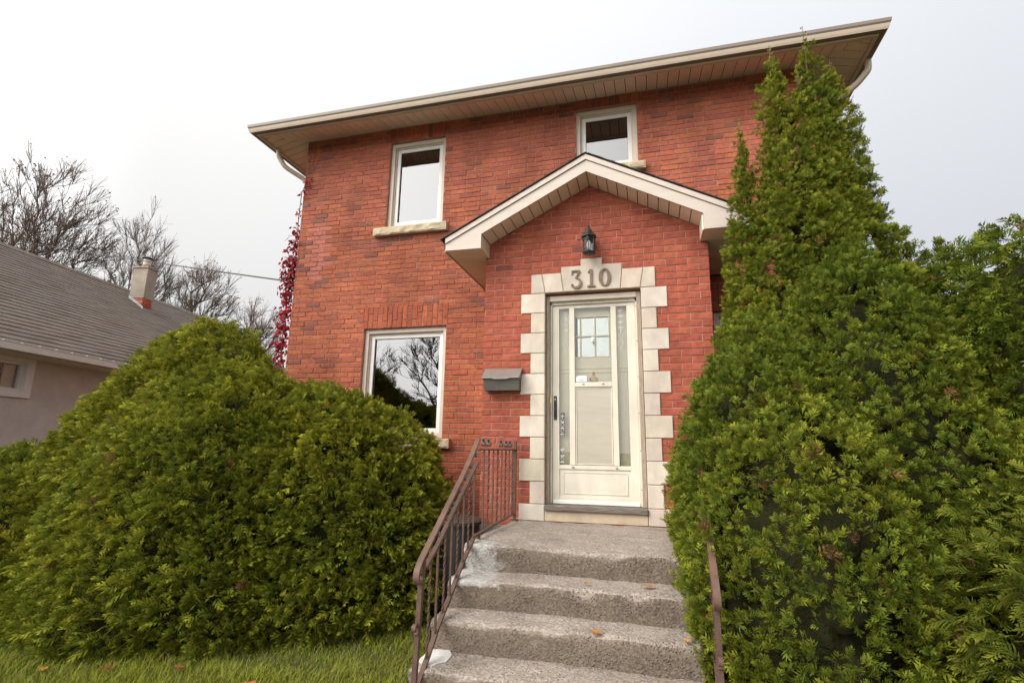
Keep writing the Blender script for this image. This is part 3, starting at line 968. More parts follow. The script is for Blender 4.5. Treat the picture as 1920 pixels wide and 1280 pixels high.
# downspouts
def downspout(pts):
    mb = MB()
    P = []
    pts = [Vector(p) for p in pts]
    for i in range(len(pts) - 1):
        for k in range(8):
            P.append(pts[i].lerp(pts[i + 1], k / 8))
    P.append(pts[-1])
    for _ in range(3):      # ease the bends
        P = [P[0]] + [(P[i - 1] + P[i] * 2 + P[i + 1]) / 4 for i in range(1, len(P) - 1)] + [P[-1]]
    mb.tube(P, .036, 10)
    return mb.build('downspout', M_EAVE_PALE, house, smooth=True)
downspout([(-4.24, .95, EZ + .02), (-4.24, .96, EZ - .09), (-4.16, 1.02, EZ - .24), (-3.86, 1.28, EZ - .42), (-3.86, 1.28, GZ + .2)])
downspout([(3.47, .95, EZ + .02), (3.47, .96, EZ - .10), (3.36, 1.02, EZ - .22), (3.01, 1.22, EZ - .42), (3.01, 1.22, GZ + .2)])

# ------------------------------------------------------------------ porch roof: gable fascia, returns, soffit, shingles
YG = -.30
AX = .456
EXL, EXR = -.975, 1.887          # eave ends of the gable
zA, zE = 3.425, 2.714            # upper edge of lower fascia at apex / eave
sl = (3.505 - 2.735) / (AX + 1.015)
def gz(x, top): return top - sl * abs(x - AX)
# rake boards: lower wide board and upper crown strip, each side its own board
for sgn in (-1, 1):
    xe = EXL if sgn < 0 else EXR
    xi = AX
    mb = MB()
    ztop = 3.42; zin = 3.303
    xb = -.597 if sgn < 0 else 1.505
    poly = [(xi, ztop), (xe, gz(xe, ztop)), (xe, 2.603), (xb, 2.60), (xb, gz(xb, zin)), (xi, zin)]
    if sgn > 0: poly = poly[::-1]
    mb.prism(poly, 'y', YG, YG + .022)
    fb = mb.build('rake_board', M_FASCIA, house)
    mb = MB()
    poly = [(xi, 3.478), (xe, gz(xe, 3.478)), (xe, gz(xe, 3.426)), (xi, 3.426)]
    if sgn > 0: poly = poly[::-1]
    mb.prism(poly, 'y', YG - .014, YG + .021)
    mb.build('crown_strip', M_FASCIA, house)
    # return box: inner cheek, bottom
    mb = MB()
    mb.bevbox((xb - .012, YG + .023, 2.601), (xb, -.001, gz(xb, zin) - .002), .002)
    mb.build('return_cheek', M_SOFFIT, house)
    a, b = (xe + .004, xb - .013) if sgn < 0 else (xb + .001, xe - .004)
    ny = 11
    yy = np.linspace(YG + .024, D - .003, ny + 1)
    for k in range(ny):
        lim = b if sgn < 0 else a
        a_, b_ = a, b
        if yy[k] > -.02:       # beside the porch wall the soffit stops at the wall
            a_, b_ = (a, PL - .002) if sgn < 0 else (PR + .002, b)
        mb = MB(); mb.bevbox((a_, yy[k] + .003, 2.604), (b_, yy[k + 1] - .003, 2.612), .002)
        mb.build('soffit_panel', M_SOFFIT, house)
    mb = MB()      # outer eave fascia
    q0, q1 = (xe - .02, xe + .003) if sgn < 0 else (xe - .003, xe + .02)
    mb.bevbox((q0, YG + .024, 2.60), (q1, D - .002, gz(xe, 3.478) - .004), .003)
    mb.build('eave_fascia', M_TRIM, house)
    # gable soffit: ribs across the slope
    L = abs(xb - xi)
    ns = 11
    for k in range(ns):
        xa, xb2 = xi + sgn * (L * k / ns + .004), xi + sgn * (L * (k + 1) / ns - .004)
        zz = 3.303
        vs = [(xa, YG + .022, gz(xa, zz) + .002), (xb2, YG + .022, gz(xb2, zz) + .002), (xb2, .002, gz(xb2, zz) + .002), (xa, .002, gz(xa, zz) + .002)]
        mb = MB(); up = [(x, y, z + .008) for x, y, z in vs]
        mb.add(vs + up, [(0, 1, 2, 3), (7, 6, 5, 4), (0, 4, 5, 1), (1, 5, 6, 2), (2, 6, 7, 3), (3, 7, 4, 0)])
        mb.build('soffit_panel', M_SOFFIT, house)
    mb = MB()      # roof deck
    xo = xe + sgn * .02
    vs = [(xi, YG + .022, 3.482), (xo, YG + .022, gz(xo, 3.482)), (xo, D + .005, gz(xo, 3.482)), (xi, D + .005, 3.482)]
    lo = [(x, y, z - .10) for x, y, z in vs]
    mb.add(vs + lo, [(0, 1, 2, 3), (4, 7, 6, 5), (0, 4, 5, 1), (1, 5, 6, 2), (2, 6, 7, 3), (3, 7, 4, 0)])
    mb.build('porch_roof_deck', M_ROOF, house)
    # shingles, laid course by course from the eave
    SL = math.hypot(1, sl)
    tot = abs(xo + sgn * .03 - xi) * SL
    ex = .135
    nr = int(tot / ex) + 1
    for r in range(nr):
        d0 = tot - (r) * ex; d1 = max(0, d0 - ex * 1.5)
        y = YG - .028 - (0.15 if r % 2 else 0)
        while y < D:
            ya, yb_ = max(y + .002, YG - .028), min(y + .30 - .002, D + .004)
            if yb_ - ya > .02:
                def S(d, h):
                    x = xi + sgn * d / SL
                    return x, gz(x, 3.486) + h
                t0 = .014 + random.uniform(-.001, .002); t1 = .004
                (xa, za), (xb3, zb) = S(d0, 0.004), S(d1, .002)
                (xc, zc), (xd, zd) = S(d0, t0), S(d1, t1 + .004)
                mb = MB()
                cc = jitc((.055, .046, .04), .2)
                mb.add([(xa, ya, za), (xb3, ya, zb), (xb3, yb_, zb), (xa, yb_, za), (xc, ya, zc), (xd, ya, zd), (xd, yb_, zd), (xc, yb_, zc)],
                       [(0, 1, 2, 3), (4, 7, 6, 5), (0, 4, 5, 1), (1, 5, 6, 2), (2, 6, 7, 3), (3, 7, 4, 0)], cc)
                mb.build('shingle', M_SHINGLE, house, colors=True)
            y += .30

# ------------------------------------------------------------------ front door
# jambs and head (old wood), stone under-sill, worn wooden sill
mb = MB(); mb.bevbox((.001, .05, .148), (.034, .30, 2.162), .003); mb.build('door_jamb', M_OLDWOOD, house)
mb = MB(); mb.bevbox((.886, .05, .148), (.926, .30, 2.162), .003); mb.build('door_jamb', M_OLDWOOD, house)
mb = MB(); mb.bevbox((.035, .05, 2.108), (.885, .30, 2.162), .003); mb.build('door_head', M_CREAM, house)
for x0, x1 in ((.0345, .052), (.868, .8855)):
    mb = MB(); mb.bevbox((x0, .092, .15), (x1, .13, 2.107), .002); zb = mb.build('storm_door_channel', M_DOOR, house)
    for k in range(6):
        mb = MB(); mb.lathe([(.0045, 0), (.003, .004)], (0, 0, 0), 8); mb.v = [((x0 + x1) / 2 + a, .092 - c, .30 + k * .345 + b) for a, b, c in mb.v]
        mb.build('screw', M_SCREW, zb)
mb = MB(); mb.bevbox((.0345, .092, 2.078), (.8855, .13, 2.1075), .002); zb = mb.build('storm_door_channel', M_DOOR, house)
for xx in (.11, .455, .80):
    mb = MB(); mb.lathe([(.005, 0), (.003, .004)], (0, 0, 0), 8); mb.v = [(xx + a, .092 - c, 2.093 + b) for a, b, c in mb.v]
    mb.build('screw', M_SCREW, zb)
mb = MB(); mb.bevbox((-.004, -.042, .095), (.931, .30, .146), .008); mb.build('door_sill', M_SILLWOOD, house)
mb = MB(); mb.bevbox((.001, -.012, .002), (.926, .1, .094), .004, (.52, .42, .30)); mb.build('sill_stone', M_STONE, house, colors=True)

sd = empty('storm_door_tmp', (0, 0, 0), None, None)
bpy.data.objects.remove(sd)
Y0, Y1 = .112, .147            # storm door faces
mb = MB()
mb.bevbox((.053, Y0, .155), (.120, Y1, 2.076), .003)      # stiles
mb.bevbox((.786, Y0, .155), (.867, Y1, 2.076), .003)
mb.bevbox((.119, Y0 + .001, 2.040), (.787, Y1, 2.0755), .003)
mb.bevbox((.119, Y0 + .001, .466), (.787, Y1, .505), .003)
mb.bevbox((.119, Y0 + .001, .1555), (.787, Y1, .218), .003)
door = mb.build('storm_door', M_DOOR, house, label='cream aluminium storm door with three glass lights')
mb = MB(); mb.bevbox((.221, Y0 - .003, .504), (.276, Y1 - .002, 2.041), .004); mb.build('mullion', M_DOOR, door)
mb = MB(); mb.bevbox((.632, Y0 - .003, .504), (.686, Y1 - .002, 2.041), .004); mb.build('mullion', M_DOOR, door)
mb = MB(); mb.bevbox((.275, Y0 - .004, 1.246), (.633, Y1 - .003, 1.292), .004); mb.build('cross_rail', M_DOOR, door)
mb = MB(); mb.bevbox((.118, Y0 + .012, .217), (.788, Y1 - .004, .467), .002); mb.build('kick_panel', M_DOOR, door)
mb = MB(); frame_ring(mb, .150, .757, .240, .444, .012, Y0 + .006, Y0 + .013, .002); mb.build('kick_panel_bead', M_DOOR, door)
mb = MB(); mb.bevbox((.058, Y0 - .012, .150), (.862, Y0 - .001, .185), .003); mb.build('door_sweep', M_WHITE, door)
for a, b, c, d in ((.119, .222, .505, 2.041), (.275, .633, 1.291, 2.041), (.685, .787, .505, 2.041)):
    mb = MB(); mb.box((a, Y0 + .012, c), (b, Y0 + .016, d)); mb.build('glass_light', M_DGLASS, door)
mb = MB(); frame_ring(mb, .279, .629, .510, 1.243, .010, Y0 + .003, Y0 + .02, .002); mb.build('screen_frame', M_DOOR, door)
mb = MB(); mb.box((.288, Y0 + .010, .519), (.620, Y0 + .015, 1.234)); mb.build('screen', M_SCREEN, door)
for x, z in ((.36, 1.272), (.55, 1.272), (.25, .484), (.66, .484)):
    mb = MB(); mb.bevbox((x - .012, Y0 - .008, z - .004), (x + .012, Y0 + .002, z + .004), .002); mb.build('clip', M_SCREW, door)
# handle set
mb = MB(); mb.bevbox((.066, Y0 - .010, .928), (.096, Y0 - .0005, 1.162), .004); hn = mb.build('handle', M_BLACK, door)
mb = MB(); mb.tube([(.081, Y0 - .012, 1.10), (.081, Y0 - .045, 1.085), (.081, Y0 - .048, 1.0), (.081, Y0 - .012, .96)], .007, 8); mb.build('pull', M_BLACK, hn)
mb = MB(); mb.lathe([(.010, 0), (.010, .008), (.006, .010)], (0, 0, 0), 12); mb.v = [(.081 + a, Y0 - .010 - c, 1.125 + b) for a, b, c in mb.v]; mb.build('lock_button', M_FLASH, hn)
mb = MB(); mb.bevbox((.032, .085, 1.09), (.049, .0915, 1.155), .003); mb.build('strike_plate', M_BRASS, house)
# etched ornament on the side lights: scrolls above, lattice below
def etch(pts, r=.0016):
    mb = MB(); mb.tube([(x, Y0 + .0095, z) for x, z in pts], r, 4, caps=False); return mb
def etched_panel(x0, x1, z0, z1, zs):
    mb = MB()
    xm_ = (x0 + x1) / 2; hw = (x1 - x0) / 2
    def scroll(cx, cz, r, s, turns=1.4):
        P = []
        for i in range(18):
            t = i / 17; a = t * turns * 2 * math.pi
            P.append((cx + s * r * (1 - t * .8) * math.cos(a), cz + r * (1 - t * .8) * math.sin(a)))
        return P
    for k in range(4):
        cz = z1 - .035 - k * .058
        for s in (-1, 1):
            e = etch(scroll(xm_ + s * hw * .45, cz, hw * .42, s)); mb.add(e.v, e.f)
    e = etch([(xm_, z1 - .01), (xm_, zs)]); mb.add(e.v, e.f)
    n = max(2, int((zs - z0) / (hw * 2.2)))
    st = (zs - z0) / n
    for k in range(n):
        for s in (-1, 1):
            e = etch([(xm_ - s * hw * .85, z0 + k * st), (xm_ + s * hw * .85, z0 + (k + 1) * st)]); mb.add(e.v, e.f)
    return mb.build('etched_ornament', M_ETCH, door)
etched_panel(.150, .212, 1.58, 2.03, 1.76)
etched_panel(.692, .755, 1.58, 2.03, 1.76)
etched_panel(.124, .165, .52, .68, .60)
mb = MB(); mb.box((.128, Y0 + .018, .785), (.168, Y0 + .02, 1.0)); mb.build('dark_reflection_strip', M_DARKROOM, door)  # dark strip in place of a reflection in the left side light
etched_panel(.128, .168, .785, 1.0, .93)
# sticker and hook on the glass
mb = MB(); mb.box((.285, Y0 + .0085, 1.300), (.388, Y0 + .0105, 1.357)); st = mb.build('sticker', M_PAPER, door)
mb = MB()
mb.box((.318, Y0 + .0075, 1.313), (.352, Y0 + .0083, 1.319)); mb.add([(.287, Y0 + .008, 1.345), (.287, Y0 + .008, 1.355), (.312, Y0 + .008, 1.355)], [(0, 1, 2)])
mb.build('sticker_print', M_INK, st)
mb = MB(); mb.lathe([(.020, 0), (.018, .006), (.006, .010)], (0, 0, 0), 16); mb.v = [(.452 + a, Y0 + .011 - c, 1.722 + b) for a, b, c in mb.v]; hk = mb.build('suction_hook', M_WHITE, door)
mb = MB(); mb.tube([(.452, Y0 - .002, 1.722), (.452, Y0 - .012, 1.69), (.452, Y0 - .022, 1.682), (.452, Y0 - .028, 1.695)], .006, 8); mb.build('hook', M_WHITE, hk)

# inner door, 0.17 m behind
YI = .205
mb = MB()
wx = [(.256, .315), (.326, .463), (.474, .603)]
wz = [(1.562, 1.762), (1.774, 1.965)]
mb.box((.035, YI, .148), (.892, YI + .045, 1.562)); mb.box((.035, YI, 1.965), (.892, YI + .045, 2.107))
mb.box((.035, YI, 1.5615), (.256, YI + .045, 1.9655)); mb.box((.603, YI, 1.5615), (.892, YI + .045, 1.9655))
idoor = mb.build('inner_door', M_INNER, house, label='cream panelled inner door seen through the storm door glass')
mb = MB()
mb.bevbox((.255, YI - .006, 1.763), (.604, YI + .03, 1.774), .002)
mb.bevbox((.315, YI - .005, 1.561), (.326, YI + .03, 1.966), .002); mb.bevbox((.463, YI - .005, 1.561), (.474, YI + .03, 1.966), .002)
frame_ring(mb, .244, .615, 1.550, 1.977, .012, YI - .008, YI + .001, .002)
mb.build('glazing_bar', M_INNER, idoor)
for a, b in wx:
    for c, d in wz:
        mb = MB(); mb.box((a, YI + .02, c), (b, YI + .023, d)); mb.build('pane', M_GLASS, idoor)
mb = MB(); mb.box((.24, YI + .05, 1.55), (.62, YI + .06, 1.98)); mb.build('dark_hall', mat('grey_hall', (.105, .11, .12), .9, noise=.1), idoor)
for z in (1.435, 1.395):
    mb = MB(); mb.bevbox((.12, YI - .010, z), (.80, YI - .0005, z + .012), .003); mb.build('panel_moulding', M_INNER, idoor)
mb = MB()       # knocker: back plate, swinging handle, finial
kx, kz = .448, 1.335
mb.lathe([(.006, 0), (.011, .01), (.008, .022), (.014, .032), (.004, .055), (.002, .07)], (kx, YI - .015, kz + .012), 10)
mb.tube([(kx - .034, YI - .02, kz + .012), (kx - .036, YI - .024, kz - .005), (kx - .022, YI - .028, kz - .024), (kx, YI - .03, kz - .030), (kx + .022, YI - .028, kz - .024), (kx + .036, YI - .024, kz - .005), (kx + .034, YI - .02, kz + .012)], [.004, .006, .008, .010, .008, .006, .004], 8)
mb.bevbox((kx - .034, YI - .02, kz + .008), (kx + .034, YI - .001, kz + .018), .003)
mb.build('knocker', M_BRASS, idoor)
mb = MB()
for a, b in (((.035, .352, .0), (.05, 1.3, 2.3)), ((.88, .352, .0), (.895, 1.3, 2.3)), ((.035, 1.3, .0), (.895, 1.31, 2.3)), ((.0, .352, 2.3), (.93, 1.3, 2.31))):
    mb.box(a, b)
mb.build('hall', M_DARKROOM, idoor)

# ------------------------------------------------------------------ house number 310 on the keystone
def ribbon(pts, wd, y0, y1):
    """flat stroke of varying width through (x,z) points, extruded from the stone"""
    n = len(pts); L = []; Rr = []
    for i in range(n):
        p, q = Vector(pts[max(i - 1, 0)]), Vector(pts[min(i + 1, n - 1)])
        t = (q - p).normalized(); nn_ = Vector((-t.y, t.x))
        c = Vector(pts[i])
        L.append(c + nn_ * wd[i] / 2); Rr.append(c - nn_ * wd[i] / 2)
    mb = MB()
    vs = []
    for i in range(n):
        for y in (y0, y1):
            vs.append((L[i].x, y, L[i].y)); vs.append((Rr[i].x, y, Rr[i].y))
    fs = []
    for i in range(n - 1):
        a, b = 4 * i, 4 * (i + 1)
        fs += [(a, a + 1, b + 1, b), (a + 2, b + 2, b + 3, a + 3), (a, b, b + 2, a + 2), (a + 1, a + 3, b + 3, b + 1)]
    fs += [(0, 2, 3, 1), (4 * n - 4, 4 * n - 3, 4 * n - 1, 4 * n - 2)]
    mb.add(vs, fs)
    return mb
def arc(cx, cz, rx, rz, a0, a1, n=16):
    return [(cx + rx * math.cos(R_(a0 + (a1 - a0) * i / n)), cz + rz * math.sin(R_(a0 + (a1 - a0) * i / n))) for i in range(n + 1)]
yd0, yd1 = -.028, -.0135
zb_, zt_ = 2.214, 2.395
mb = MB()       # 3 with a flat angular top
top = [(.270, zt_ - .036), (.2705, zt_ - .008), (.278, zt_ - .008), (.345, zt_ - .008), (.353, zt_ - .012), (.308, zt_ - .078)]
r1 = ribbon([(.2715, zt_ - .045), (.2735, zt_ - .010)], [.010, .012], yd0, yd1); mb.add(r1.v, r1.f)
r1 = ribbon([(.268, zt_ - .008), (.352, zt_ - .008)], [.016, .016], yd0 - .0004, yd1); mb.add(r1.v, r1.f)
r1 = ribbon([(.350, zt_ - .012), (.309, zt_ - .078)], [.016, .013], yd0 - .0008, yd1); mb.add(r1.v, r1.f)
bowl = [(.304, zt_ - .076)] + arc(.313, zb_ + .050, .045, .050, 80, -150, 20)
wd = [.010] + [.010 + .016 * math.sin(math.pi * min(1, i / 20) * .9) for i in range(21)]
r1 = ribbon(bowl, wd, yd0, yd1); mb.add(r1.v, r1.f)
c_ = MB(); c_.lathe([(.0125, 0), (.0125, .0142), (.010, .016)], (0, 0, 0), 12); mb.add([(.2755 + a, yd1 - .0004 - c, zb_ + .028 + b) for a, b, c in c_.v], c_.f)
mb.build('house_number_digit', M_BRONZE, house, label='bronze numeral 3 on the keystone')
mb = MB()       # 1
r1 = ribbon([(.462, zt_), (.462, zb_ + .010)], [.024, .024], yd0, yd1); mb.add(r1.v, r1.f)
r1 = ribbon([(.430, zt_ - .030), (.446, zt_ - .018), (.456, zt_ - .002)], [.010, .014, .018], yd0 - .0004, yd1); mb.add(r1.v, r1.f)
r1 = ribbon([(.424, zb_ + .006), (.500, zb_ + .006)], [.013, .013], yd0 - .0008, yd1); mb.add(r1.v, r1.f)
r1 = ribbon([(.441, zb_ + .015), (.483, zb_ + .015)], [.008, .008], yd0 - .0006, yd1); mb.add(r1.v, r1.f)
mb.build('house_number_digit', M_BRONZE, house, label='bronze numeral 1 on the keystone')
mb = MB()       # 0
pts = arc(.594, (zb_ + zt_) / 2, .043, .083, 90, 450, 36)
wd = [.012 + .020 * abs(math.sin(math.pi * 2 * i / 36 + 0)) for i in range(37)]
wd = [.012 + .021 * abs(math.sin(2 * math.pi * i / 36)) for i in range(37)]
r1 = ribbon(pts, wd, yd0, yd1); mb.add(r1.v, r1.f)
mb.build('house_number_digit', M_BRONZE, house, label='bronze numeral 0 on the keystone')

# ------------------------------------------------------------------ wall lantern
lx, ly = .455, -.115
lan = empty('wall_lantern', (lx, 0, 2.52), 'black six-sided wall lantern above the house number 310', 'lantern')
mb = MB(); mb.bevbox((lx - .05, -.018, 2.60), (lx + .05, -.004, 2.72), .008); mb.tube([(lx, -.015, 2.70), (lx, -.05, 2.735), (lx, -.09, 2.735), (lx, ly, 2.715)], .009, 8)
mb.build('bracket', M_BLACK, lan)
mb = MB(); mb.lathe([(.082, 0), (.080, .008), (.052, .035), (.036, .068), (.030, .082), (.012, .092), (.010, .100)], (lx, ly, 2.692), 6, rot=R_(30)); mb.build('roof', M_BLACK, lan)
mb = MB(); mb.lathe([(.008, 0), (.006, .006), (.012, .014), (.008, .022), (.004, .028), (.002, .042)], (lx, ly, 2.790), 8); mb.build('finial', M_BLACK, lan)
mb = MB(); mb.lathe([(.040, 0), (.066, .010), (.070, .018), (.060, .024), (.056, .030)], (lx, ly, 2.512), 6, rot=R_(30)); mb.build('base', M_BLACK, lan)
for k in range(6):
    a = R_(30 + 60 * k); b = R_(90 + 60 * k)
    r0_, r1_ = .056, .062
    mb = MB(); mb.tube([(lx + r0_ * math.cos(a), ly + r0_ * math.sin(a), 2.538), (lx + r1_ * math.cos(a), ly + r1_ * math.sin(a), 2.694)], .0045, 6); mb.build('glazing_bar', M_BLACK, lan)
    mb = MB(); mb.add([(lx + (r0_ - .004) * math.cos(a), ly + (r0_ - .004) * math.sin(a), 2.54), (lx + (r0_ - .004) * math.cos(b), ly + (r0_ - .004) * math.sin(b), 2.54),
                       (lx + (r1_ - .004) * math.cos(b), ly + (r1_ - .004) * math.sin(b), 2.693), (lx + (r1_ - .004) * math.cos(a), ly + (r1_ - .004) * math.sin(a), 2.693)], [(0, 1, 2, 3)])
    mb.build('pane', glass_mat('lantern_glass', (.85, .85, .85), 1.35, .05), lan)
mb = MB(); mb.lathe([(.010, 0), (.016, .02), (.022, .055), (.016, .085), (.006, .10)], (lx, ly, 2.56), 12); mb.build('bulb', M_BULB, lan, smooth=True)

# ------------------------------------------------------------------ mailbox
mbx = empty('mailbox', (-.42, -.06, 1.2), 'dark olive metal mailbox with sloping lid left of the door', 'mailbox')
mb = MB(); mb.prism([(-.013, 1.20), (-.10, 1.20), (-.118, 1.315), (-.013, 1.395)][::-1], 'x', -.592, -.236); mb.build('box', M_MAIL, mbx)
mb = MB()
L_ = []
nlip = 13
for i in range(nlip):
    t = i / (nlip - 1); x = -.604 + (.604 - .226) * t
    dip = .010 * (1 if .25 < t < .75 else 0)
    L_.append((x, dip))
vs = []
for x, dip in L_:
    vs += [(x, -.006, 1.424), (x, -.03, 1.420), (x, -.135, 1.325), (x, -.139, 1.316 - dip), (x, -.134, 1.316 - dip), (x, -.129, 1.320), (x, -.03, 1.410), (x, -.006, 1.412)]
fs = []
for i in range(nlip - 1):
    for k in range(8):
        fs.append((i * 8 + k, i * 8 + (k + 1) % 8, (i + 1) * 8 + (k + 1) % 8, (i + 1) * 8 + k))
fs += [tuple(range(7, -1, -1)), tuple(range((nlip - 1) * 8, nlip * 8))]
mb.add(vs, fs)
mb.prism([(-.006, 1.415), (-.03, 1.412), (-.128, 1.322), (-.118, 1.30), (-.013, 1.36)], 'x', -.6035, -.596)
mb.prism([(-.006, 1.415), (-.03, 1.412), (-.128, 1.322), (-.118, 1.30), (-.013, 1.36)], 'x', -.2335, -.2265)
mb.build('lid', M_MAILLID, mbx)

# ------------------------------------------------------------------ concrete steps
SX0, SX1 = -.285, 1.20
prof = [(-.004, 0.0), (-1.40, 0.0), (-1.365, -.16), (-1.685, -.16), (-1.65, -.325), (-1.925, -.325), (-1.89, -.49), (-2.195, -.49), (-2.16, -.655), (-2.47, -.655), (-2.44, GZ - .12)]
steps = empty('concrete_steps', (.45, -1.4, GZ), 'worn concrete front steps and landing leading up to the cream door', 'steps')
def step_mesh(name, poly, seed, patch):
    """one step: profile (y,z) polygon subdivided and roughened, edges worn round"""
    # dense outline (tread + riser)
    P = []
    for a, b in zip(poly[:-1], poly[1:]):
        L = math.hypot(b[0] - a[0], b[1] - a[1]); n = max(2, int(L / .022))
        for i in range(n):
            P.append((a[0] + (b[0] - a[0]) * i / n, a[1] + (b[1] - a[1]) * i / n))
    P.append(poly[-1])
    P = np.array(P)
    for _ in range(2):     # worn arris
        Q = P.copy(); Q[1:-1] = (P[:-2] + 2 * P[1:-1] + P[2:]) / 4; P = Q
    nx = 64
    xs = np.linspace(SX0, SX1, nx)
    V = np.zeros((nx, len(P), 3))
    V[:, :, 0] = xs[:, None]; V[:, :, 1] = P[None, :, 0]; V[:, :, 2] = P[None, :, 1]
    fl = V.reshape(-1, 3)
    dn = (vnoise(fl * np.array([9, 9, 9]), seed) - .5) * .010 + (vnoise(fl * 28, seed + 1) - .5) * .006 + (vnoise(fl * 3, seed + 2) - .5) * .012
    # nosing chips: stronger near the arris
    k0 = np.array(poly[1]); dist = np.hypot(fl[:, 1] - k0[0], fl[:, 2] - k0[1])
    chip = np.clip(1 - dist / .06, 0, 1) * np.clip(vnoise(fl * np.array([7, 7, 7]), seed + 5) - .45, 0, 1) * .06
    fl[:, 2] += dn - chip
    fl[:, 1] += dn * .6 + chip * .8
    V = fl.reshape(nx, len(P), 3)
    npf = len(P)
    F = [(i * npf + j, (i + 1) * npf + j, (i + 1) * npf + j + 1, i * npf + j + 1) for i in range(nx - 1) for j in range(npf - 1)]
    F = [f[::-1] for f in F]
    allV = list(fl)
    # flanks, down to the ground
    cap = []
    for sx in (0, nx - 1):
        base = len(allV)
        for j in range(npf):
            allV.append((fl[sx * npf + j][0], fl[sx * npf + j][1], GZ - .15))
        for j in range(npf - 1):
            F.append((sx * npf + j, sx * npf + j + 1, base + j + 1, base + j))
    V = np.array(allV)
    pc = np.array([patch(*v) for v in V])
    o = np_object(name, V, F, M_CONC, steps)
    at = o.data.attributes.new('Patch', 'FLOAT_COLOR', 'POINT')
    c4 = np.zeros((len(V), 4), np.float32); c4[:, :2] = pc; c4[:, 3] = 1
    at.data.foreach_set('color', c4.ravel())
    return o
def sm(a, b, x): 
    t = min(1, max(0, (x - a) / (b - a))); return t * t * (3 - 2 * t)
def patch_fn(x, y, z):
    rep = 0
    if -.18 < z < .03 and y < -1.2: rep = max(rep, 1 - sm(-.30, .20, x + (y + 1.4) * .15))       # cement patch, left end of the landing edge
    if -.2 < z < -.12: rep = max(rep, (1 - sm(-.25, .35, x)) * (1 - sm(-1.62, -1.45, y)) * .8)
    if -.53 < z < -.45: rep = max(rep, (1 - sm(-.16, -.1, x)) * sm(-2.2, -2.0, -abs(y + 2.05) - 2.05) * 0)
    lic = 0
    if -.17 < z < -.01 and y < -1.34: lic = sm(1.0, 1.16, x) * .75
    return rep, lic
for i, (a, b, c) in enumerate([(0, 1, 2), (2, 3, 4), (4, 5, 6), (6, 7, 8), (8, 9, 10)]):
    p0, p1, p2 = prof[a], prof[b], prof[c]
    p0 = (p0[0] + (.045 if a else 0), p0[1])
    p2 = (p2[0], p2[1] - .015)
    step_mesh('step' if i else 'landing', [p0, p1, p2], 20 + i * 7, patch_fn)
mb = MB()
for (yy, zz, x0) in ((-2.0, -.485, -.29),):
    n = 16
    ring = [(x0 + .075 + .085 * math.cos(2 * math.pi * k / n) * (1 + .12 * math.sin(3 * k)), yy + .13 * math.sin(2 * math.pi * k / n) * (1 + .1 * math.cos(2 * k)), zz + .001) for k in range(n)]
    ring = [(max(SX0 + .004, a), b, c) for a, b, c in ring]
    mb.add(ring + [(a, b, c - .02) for a, b, c in ring], [tuple(range(n))] + [(i, n + i, n + (i + 1) % n, (i + 1) % n) for i in range(n)])
mb.build('white_repair_patch', M_WHITEPATCH, steps)

# ------------------------------------------------------------------ iron railings
def spiral(c, r, a0, turns, ax='y', n=28, k=.85, s=1):
    out = []
    for i in range(n):
        t = i / (n - 1); a = R_(a0) + s * t * turns * 2 * math.pi; q = r * (1 - k * t)
        out.append((q * math.cos(a), q * math.sin(a)))
    return out

